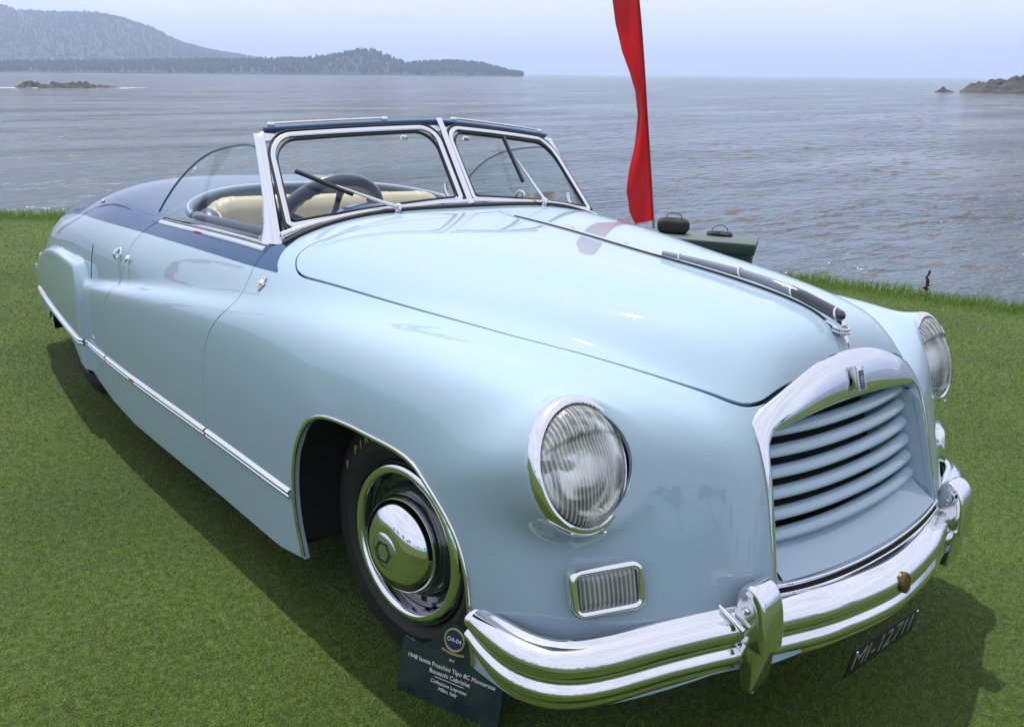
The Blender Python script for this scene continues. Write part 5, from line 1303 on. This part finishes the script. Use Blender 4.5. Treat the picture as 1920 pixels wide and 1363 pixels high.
def wood(name, Vh, n, hmin, hmax, seed, label, jlo, jhi):
    r = np.random.default_rng(seed); nu, nv, _ = Vh.shape
    a = r.uniform(0, nu - 1.01, n); b = r.uniform(jlo * (nv - 1), jhi * (nv - 1) - 0.01, n)
    i, j = a.astype(int), b.astype(int); fa, fb = (a - i)[:, None], (b - j)[:, None]
    P = Vh[i, j] * (1 - fa) * (1 - fb) + Vh[i + 1, j] * fa * (1 - fb) + Vh[i, j + 1] * (1 - fa) * fb + Vh[i + 1, j + 1] * fa * fb
    h = r.uniform(hmin, hmax, n); w = h * r.uniform(0.35, 0.75, n)
    k = 5; t = np.linspace(0, 2 * np.pi, k, endpoint=False)
    lv = [(0.55, 0.12), (1.0, 0.45), (0.75, 0.78)]
    V = []
    for s, z in lv:
        jit = r.uniform(0.7, 1.3, (n, k)); ph = r.uniform(0, 6, n)[:, None]
        V.append(np.stack([P[:, None, 0] + (w[:, None] * s * jit * np.cos(t + ph)) * 0.5, P[:, None, 1] + (w[:, None] * s * jit * np.sin(t + ph)) * 0.5, P[:, None, 2] + (h * z)[:, None] * r.uniform(0.85, 1.15, (n, k))], 2))
    V = np.concatenate(V + [(P + np.stack([0 * h, 0 * h, h], 1))[:, None, :]], 1)
    base = np.arange(n)[:, None] * (3 * k + 1); F = []
    for l in range(2):
        for q in range(k): F.append(base + [l * k + q, l * k + (q + 1) % k, (l + 1) * k + (q + 1) % k]); F.append(base + [l * k + q, (l + 1) * k + (q + 1) % k, (l + 1) * k + q])
    for q in range(k): F.append(base + [2 * k + q, 2 * k + (q + 1) % k, 3 * k])
    o = mesh_np(name, V.reshape(-1, 3), np.vstack(F), 'far_wood', smooth=False); tag(o, label, 'wood', kind='stuff')
wood('mountain_wood', HM, 9000, 9, 22, 41, 'dark trees covering the far mountain', 0.06, 0.78)
wood('point_wood', HP, 4200, 7, 20, 43, 'dark trees covering the low point', 0.03, 0.85)
def rock(name, label, az0, az1, r, h, seed, prof, depth):
    nu, nv = 90, 26; V = np.zeros((nu, nv, 3)); rg = np.random.default_rng(seed)
    az = np.linspace(az0, az1, nu); u = np.linspace(0, 1, nu)
    hh = np.interp(u, *zip(*prof)) * h
    for j in range(nv):
        t = j / (nv - 1); x, y = polar(az, r + depth * (t - 0.5)); w = math.sin(math.pi * t) ** 0.6
        nz = noise2(x * 0.5, y * 0.5, seed, 5, 1.0) + 0.5 * noise2(x * 2, y * 2, seed + 1, 3, 1.0)
        V[:, j] = np.stack([x, y, SEA_Z - 0.6 + hh * w * (1 + 0.35 * nz) + 0.25 * nz], 1)
    F = [[i * nv + j, (i + 1) * nv + j, (i + 1) * nv + j + 1, i * nv + j + 1] for i in range(nu - 1) for j in range(nv - 1)]
    o = mesh_np(name, V.reshape(-1, 3), F, 'shore_rock', smooth=False); tag(o, label, 'rock')
rock('rock_islet', 'low dark rock islet streaked with white out in the bay', 12.65, 18.3, 520, 2.9, 51, [(0, 0.25), (0.08, 0.75), (0.17, 1.0), (0.3, 0.75), (0.5, 0.95), (0.65, 0.85), (0.8, 0.45), (1, 0.1)], 16)
rock('rocky_headland', 'brown rocky headland on the far shore', 66.2, 82, 650, 11.5, 53, [(0, 0.12), (0.04, 0.45), (0.10, 0.60), (0.16, 0.68), (0.25, 0.8), (0.5, 1.0), (1, 1.2)], 60)
rock('rock_stack', 'small sea rock just off the rocky headland', 64.95, 66.0, 640, 3.0, 55, [(0, 0.2), (0.4, 1.0), (0.7, 0.7), (1, 0.1)], 8)
# surf round the islet
mat('surf', (0.80, 0.82, 0.84), rough=0.7)
V, F = [], []
rg = np.random.default_rng(5)
for k in range(90):
    az = rg.choice([rg.uniform(11.2, 12.9), rg.uniform(17.6, 19.4), rg.uniform(12.6, 18.2)]); r = 508 + rg.uniform(-6, 4) if 12.6 < az < 18.2 else 520 + rg.uniform(-9, 9)
    x, y = polar(az, r); L_ = rg.uniform(0.8, 3.0); W_ = rg.uniform(0.3, 0.8)
    a = math.radians(az) + math.pi / 2 + rg.uniform(-0.2, 0.2); b = len(V)
    for t in np.linspace(0, 2 * np.pi, 7, endpoint=False): V.append((x + L_ * math.cos(t) * math.sin(a) + W_ * math.sin(t) * math.cos(a), y + L_ * math.cos(t) * math.cos(a) - W_ * math.sin(t) * math.sin(a), SEA_Z + 0.05 + 0.1 * rg.uniform()))
    F.append(list(range(b, b + 7)))
s = mesh_np('surf_foam', np.array(V), F, 'surf', smooth=False); tag(s, 'white foam breaking round the rock islet', 'foam', kind='stuff')
# ---------------------------------------------------------------- things on the lawn
mat('banner_cloth', (0.50, 0.012, 0.022), rough=0.75, sheen=0.3)
_b = MAT['banner_cloth']; _n, _l = _b.node_tree.nodes, _b.node_tree.links
_t = _n.new('ShaderNodeBsdfTranslucent'); _t.inputs['Color'].default_value = (0.75, 0.015, 0.02, 1); _m = _n.new('ShaderNodeMixShader'); _m.inputs[0].default_value = 0.45
_l.new(_n['Principled BSDF'].outputs[0], _m.inputs[1]); _l.new(_t.outputs[0], _m.inputs[2]); _l.new(_m.outputs[0], _n['Material Output'].inputs['Surface'])
mat('pole_metal', (0.25, 0.25, 0.26), rough=0.35, metal=0.9)
mat('chest_green', (0.018, 0.040, 0.034), rough=0.55, bump=(40, 0.3, 0.003))
mat('chest_lid', (0.075, 0.115, 0.105), rough=0.5, bump=(60, 0.25, 0.002))
mat('bag_black', (0.018, 0.017, 0.018), rough=0.8, bump=(120, 0.5, 0.003))
mat('sign_green', (0.022, 0.045, 0.045), rough=0.18, coat=0.5, var=(14, (0.010, 0.020, 0.032), 0.9))
mat('sign_gold', (0.42, 0.36, 0.18), rough=0.35, metal=0.6, bump=(300, 0.6, 0.002))
mat('seed_brown', (0.07, 0.03, 0.018), rough=0.9)
mat('stem_brown', (0.10, 0.075, 0.03), rough=0.8)
# feather banner: flexible pole with a long narrow red sail blown to the left
flag = thing('feather_banner', 'tall narrow red feather banner on a slim pole by the water', 'flag', loc=(5.0, 4.19, 0.0))
pole = [(0, 0, -0.02), (0.0, 0.0, 0.38), (0.0, 0.11, 0.95), (0.0, 0.22, 1.5), (0.0, 0.33, 2.05), (0.0, 0.45, 2.57), (0.0, 0.62, 3.2), (-0.06, 0.72, 3.6)]
pc = spline_pts(pole, 60); tube('flag_pole', pc, 0.011, 'pole_metal', flag, 10, scale=np.linspace(1.15, 0.6, 60), up=(1, 0, 0))
pz = np.linspace(0.47, 3.58, 110); pole_at = np.stack([np.interp(pz, pc[:, 2], pc[:, k]) for k in range(3)], 1)
wz = np.interp(pz, [0.40, 0.46, 0.58, 0.75, 0.95, 1.2, 1.5, 1.72, 1.9, 2.1, 2.35, 2.6, 3.0, 3.58], [0.175, 0.20, 0.255, 0.275, 0.235, 0.165, 0.105, 0.105, 0.15, 0.225, 0.275, 0.28, 0.27, 0.12])
leftv = np.array([-0.70, 0.60, 0.0]); back = np.array([0.6, 0.7, 0])
V, F = [], []
for i in range(110):
    for j in range(15):
        s = j / 14
        fold = 0.05 * math.sin(3.2 * pz[i] * 2 + 2.5 * s) * s + 0.034 * math.sin(8 * s + 3.1 * pz[i]) * s + 0.05 * (0.24 - wz[i]) * 4 * math.sin(math.pi * 1.5 * s)
        V.append(pole_at[i] + leftv * (wz[i] * s) + back * fold + np.array([0, 0, -0.045 * s * (1 if i < 6 else 0.3) ]))
for i in range(109):
    for j in range(14): F.append((i * 15 + j, i * 15 + j + 1, (i + 1) * 15 + j + 1, (i + 1) * 15 + j))
mesh_np('banner', np.array(V), F, 'banner_cloth', flag)
tube('banner_hem', [tuple(v) for v in pole_at[::3] + leftv * 0.004], 0.013, 'banner_cloth', flag, 8, up=(1, 0, 0))
def copy_tree(o, loc, label):
    c = o.copy(); COL.objects.link(c); c.matrix_world = TILT @ Matrix.Translation(loc); c['label'] = label
    for ch in list(o.children):
        k = ch.copy(); COL.objects.link(k); k.parent = c
flag['group'] = 'red feather banners along the shore'
copy_tree(flag, (-0.85, 8.3, 0.0), 'tall red feather banner on the shore beyond the car tail')
copy_tree(flag, (-3.6, 8.2, 0.0), 'tall red feather banner on the lawn well behind the car')
# storage chest, long side facing the car
ang = math.atan2(0.29, 0.46)
chest = thing('storage_chest', 'dark green storage chest with pale grey-green lid beyond the bonnet', 'chest', loc=(4.73, 2.80, 0.0), rz=ang)
# local x = depth (away), local y = along to the left
box('chest_body', (0.27, 0.60, 0.19), (0.50, 1.16, 0.38), 'chest_green', chest, bevel=0.008)
box('chest_lid', (0.27, 0.60, 0.405), (0.56, 1.22, 0.075), 'chest_lid', chest, bevel=0.008)
box('lid_skirt', (-0.012, 0.60, 0.388), (0.006, 1.21, 0.09), 'chest_green', chest, bevel=0.002)
for z_ in (0.10, 0.22): box('chest_batten', (0.014, 0.60, z_), (0.012, 1.15, 0.05), 'chest_green', chest, bevel=0.003)
Mc = Matrix.Translation((4.73, 2.80, 0)) @ Matrix.Rotation(ang, 4, 'Z')
def bag(label, lx, ly, w, d, h, hw, hh, cat='bag'):
    p = Mc @ Vector((lx, ly, 0.4435)); b = thing('carry_bag', label, cat, loc=p, rz=ang)
    V, F = [], []
    for i in range(13):
        a = math.pi * i / 12
        for j in range(24):
            t = 2 * math.pi * j / 24
            e = lambda c: math.copysign(abs(c) ** 0.6, c)
            V.append((d / 2 * e(math.cos(t)) * math.sin(a) ** 0.5, w / 2 * e(math.sin(t)) * math.sin(a) ** 0.5, h / 2 - h / 2 * e(math.cos(a)) + 0.006 * math.sin(5 * t + 3 * a)))
    for i in range(12):
        for j in range(24): F.append((i * 24 + j, i * 24 + (j + 1) % 24, (i + 1) * 24 + (j + 1) % 24, (i + 1) * 24 + j))
    mesh_np('bag_body', np.array(V), F, 'bag_black', b)
    sweep('bag_handle', spline_pts([(0, -hw, h * 0.72), (0, -hw * 0.85, h + hh * 0.55), (0, -hw * 0.3, h + hh), (0, hw * 0.3, h + hh), (0, hw * 0.85, h + hh * 0.55), (0, hw, h * 0.72)], 24), rrect_prof(0.006, 0.022, 0.002, 2), 'bag_black', b, up=(1, 0, 0))
bag('black rounded carry bag with arched handle on the green chest', 0.30, 0.76, 0.30, 0.18, 0.135, 0.075, 0.05)
bag('flat black bag showing only its loop handle on the green chest', 0.42, 0.34, 0.24, 0.16, 0.028, 0.075, 0.065)
# information plaque leaning on the front tyre
A = np.array([-0.891, -0.005, 0.0]); B = np.array([-0.797, -0.271, 0.0]); dv = (B - A) / np.linalg.norm(B - A)
bk = np.cross([0, 0, 1], dv); bk = bk if bk @ np.array([1, 1, 0]) > 0 else -bk
upv = np.array([0, 0, math.cos(0.2)]) + bk * math.sin(0.2)
sign = thing('information_plaque', 'small dark green plaque with white lettering and a laurel roundel by the front wheel', 'sign', loc=tuple(A))
Ms = Matrix((Vector(dv), Vector(upv), Vector(np.cross(dv, upv)))).transposed().to_4x4()
if (Ms.to_3x3() @ Vector((0, 0, 1))).dot(Vector((-1, -1, 0))) < 0:
    Ms = Matrix((Vector(-dv), Vector(upv), Vector(np.cross(-dv, upv)))).transposed().to_4x4(); FL = -1
else: FL = 1
top = spline_pts([(0.0, 0.148), (0.012, 0.152), (0.035, 0.148), (0.062, 0.150), (0.088, 0.168), (0.112, 0.205), (0.135, 0.228), (0.1575, 0.234), (0.180, 0.228), (0.203, 0.205), (0.227, 0.168), (0.253, 0.150), (0.28, 0.148), (0.303, 0.152), (0.315, 0.148)], 60)
poly = [(0.0, 0.0)] + [tuple(p) for p in top] + [(0.315, 0.0)]
poly = [(p[0] * FL, p[1]) for p in poly]
board = prism('plaque_board', poly[::-1] if FL > 0 else poly, -0.006, 'sign_green', sign, Ms)
def st(body, y, size, x=0.1575, shear=0.0, **k): return text_obj('plaque_text', body, size, 'white_print', sign, Ms @ Matrix.Translation((x * FL, y, 0.0012)), 0.0003, shear=shear, **k)
def line_text(body, y, size, total, x0=None, shear=0.0):
    """one object for each line of lettering"""
    o = st(body, y, size, shear=shear)
    xs = [v.co for v in o.data.vertices]; return o
for body, y, size, sh in (('1948 Isotta Fraschini Tipo 8C Monterosa', 0.1075, 0.0163, 0), ('Boneschi Cabriolet', 0.0885, 0.0163, 0), ('Collezione Lopresto', 0.0635, 0.0135, 0.18), ('Milan, Italy', 0.0485, 0.0135, 0.18), ('2017', 0.1345, 0.0085, 0)):
    o = line_text(body, y, size, 0, shear=sh); o.name = 'plaque_text'; tag(o, kind='stuff')
prism('plaque_rule', [(-0.045, -0.0006), (0.045, -0.0006), (0.045, 0.0006), (-0.045, 0.0006)], 0.0008, 'white_print', sign, Ms @ Matrix.Translation((0.1575 * FL, 0.0765, 0.0008)))
Mr = Ms @ Matrix.Translation((0.1575 * FL, 0.1910, 0.001))
lathe('roundel', [(0.0, 0.0025), (0.024, 0.002), (0.026, 0.0)], 'blue_enamel', sign, Mr, 40)
lathe('roundel_wreath', [(0.0255, 0.0), (0.026, 0.003), (0.029, 0.004), (0.0315, 0.003), (0.032, 0.0)], 'sign_gold', sign, Mr, 40)
o = text_obj('roundel_number', 'O4-04', 0.0165, 'white_print', sign, Mr @ Matrix.Translation((0, 0, 0.003)), 0.0003); tag(o, kind='stuff')
sweep('roundel_ribbon', np.array([list(Ms @ Vector(((0.1575 + q) * FL, 0.1535 + 4.5 * q * q, 0.002))) for q in np.linspace(-0.034, 0.034, 15)]), rrect_prof(0.0015, 0.006, 0.0005, 1), 'sign_gold', sign, up=tuple(upv))
# dead dock spike standing in the rough grass
dock = thing('dock_plant', 'dry brown dock seed spike standing in the rough grass', 'plant', loc=(6.10, 1.86, 0.0))
sp = [(0, 0, 0), (0.008, 0.0, 0.09), (0.0, 0.004, 0.17), (0.012, 0.0, 0.25)]
stm = tube('stem', sp, 0.0045, 'stem_brown', dock, 6, n=14)
rg = np.random.default_rng(9)
for k in range(16):
    z_ = 0.08 + 0.175 * k / 15; bm_ = bmesh.new(); bmesh.ops.create_icosphere(bm_, subdivisions=1, radius=0.017 * (1.1 - 0.5 * k / 15))
    a = rg.uniform(0, 6.28); bmesh.ops.transform(bm_, matrix=Matrix.Translation((0.005 + 0.012 * math.cos(a), 0.012 * math.sin(a), z_)) @ Matrix.Scale(0.75, 4, (0, 0, 1)), verts=bm_.verts)
    bm_obj('seed_head', bm_, 'seed_brown', dock, smooth=False)
# ---------------------------------------------------------------- grove behind the photographer (seen in the chrome)
mat('grove_leaf', (0.045, 0.075, 0.022), rough=0.8); mat('grove_bark', (0.09, 0.065, 0.045), rough=0.95)
def grove_tree(x, y, h, seed):
    r = np.random.default_rng(seed)
    t = thing('pine_tree', 'tall dark pine in the grove across the lawn', 'tree', 'pines in the grove across the lawn', loc=(x, y, 0), tilt=False)
    gz = -0.049 * x
    tube('trunk', [(0, 0, gz - 0.3), (0.1, 0, gz + h * 0.35), (0.0, 0.1, gz + h * 0.9)], 0.28, 'grove_bark', t, 8, n=10, scale=np.linspace(1, 0.25, 10), up=(1, 0, 0))
    n = 1500; c = r.integers(0, 9, n); cc = np.column_stack([r.normal(0, h * 0.16, 9), r.normal(0, h * 0.16, 9), gz + r.uniform(0.45, 0.95, 9) * h])
    P = cc[c] + r.normal(0, 1, (n, 3)) * [h * 0.09, h * 0.09, h * 0.05]
    a, b = r.normal(0, 1, (n, 3)), r.normal(0, 1, (n, 3)); a *= (0.35 / np.linalg.norm(a, axis=1))[:, None]; b *= (0.22 / np.linalg.norm(b, axis=1))[:, None]
    V = np.stack([P - a, P + b, P + a, P - b], 1).reshape(-1, 3)
    mesh_np('crown', V, np.arange(4 * n).reshape(-1, 4), 'grove_leaf', t, smooth=False)
rg = np.random.default_rng(77)
for k in range(16):
    an = math.radians(-118 + k * 10.5 + rg.uniform(-3, 3)) + math.atan2(-CAM_FWD.y, -CAM_FWD.x) + math.radians(40)
    rr = rg.uniform(55, 80); grove_tree(CAM_POS.x + rr * math.cos(an), CAM_POS.y + rr * math.sin(an), rg.uniform(6, 9), 100 + k)
# ---------------------------------------------------------------- sea haze
hz = bpy.data.materials.new('sea_haze'); hz.use_nodes = True
hn_, hl_ = hz.node_tree.nodes, hz.node_tree.links; hn_.clear()
ho = hn_.new('ShaderNodeOutputMaterial'); hv_ = hn_.new('ShaderNodeVolumePrincipled')
hv_.inputs['Color'].default_value = (0.60, 0.72, 0.97, 1); hv_.inputs['Density'].default_value = 0.00016; hv_.inputs['Anisotropy'].default_value = 0.2
hl_.new(hv_.outputs['Volume'], ho.inputs['Volume'])
MAT['sea_haze'] = hz
X, Z0, Z1 = 15500, SEA_Z - 4, 420
V = [(sx * X, sy * X, z) for z in (Z0, Z1) for sx, sy in ((-1, -1), (1, -1), (1, 1), (-1, 1))]
hzb = mesh_np('haze', np.array(V), [[3, 2, 1, 0], [4, 5, 6, 7], [0, 1, 5, 4], [1, 2, 6, 5], [2, 3, 7, 6], [3, 0, 4, 7]], 'sea_haze', smooth=False)
tag(hzb, 'pale sea haze over the bay', 'haze', kind='stuff')
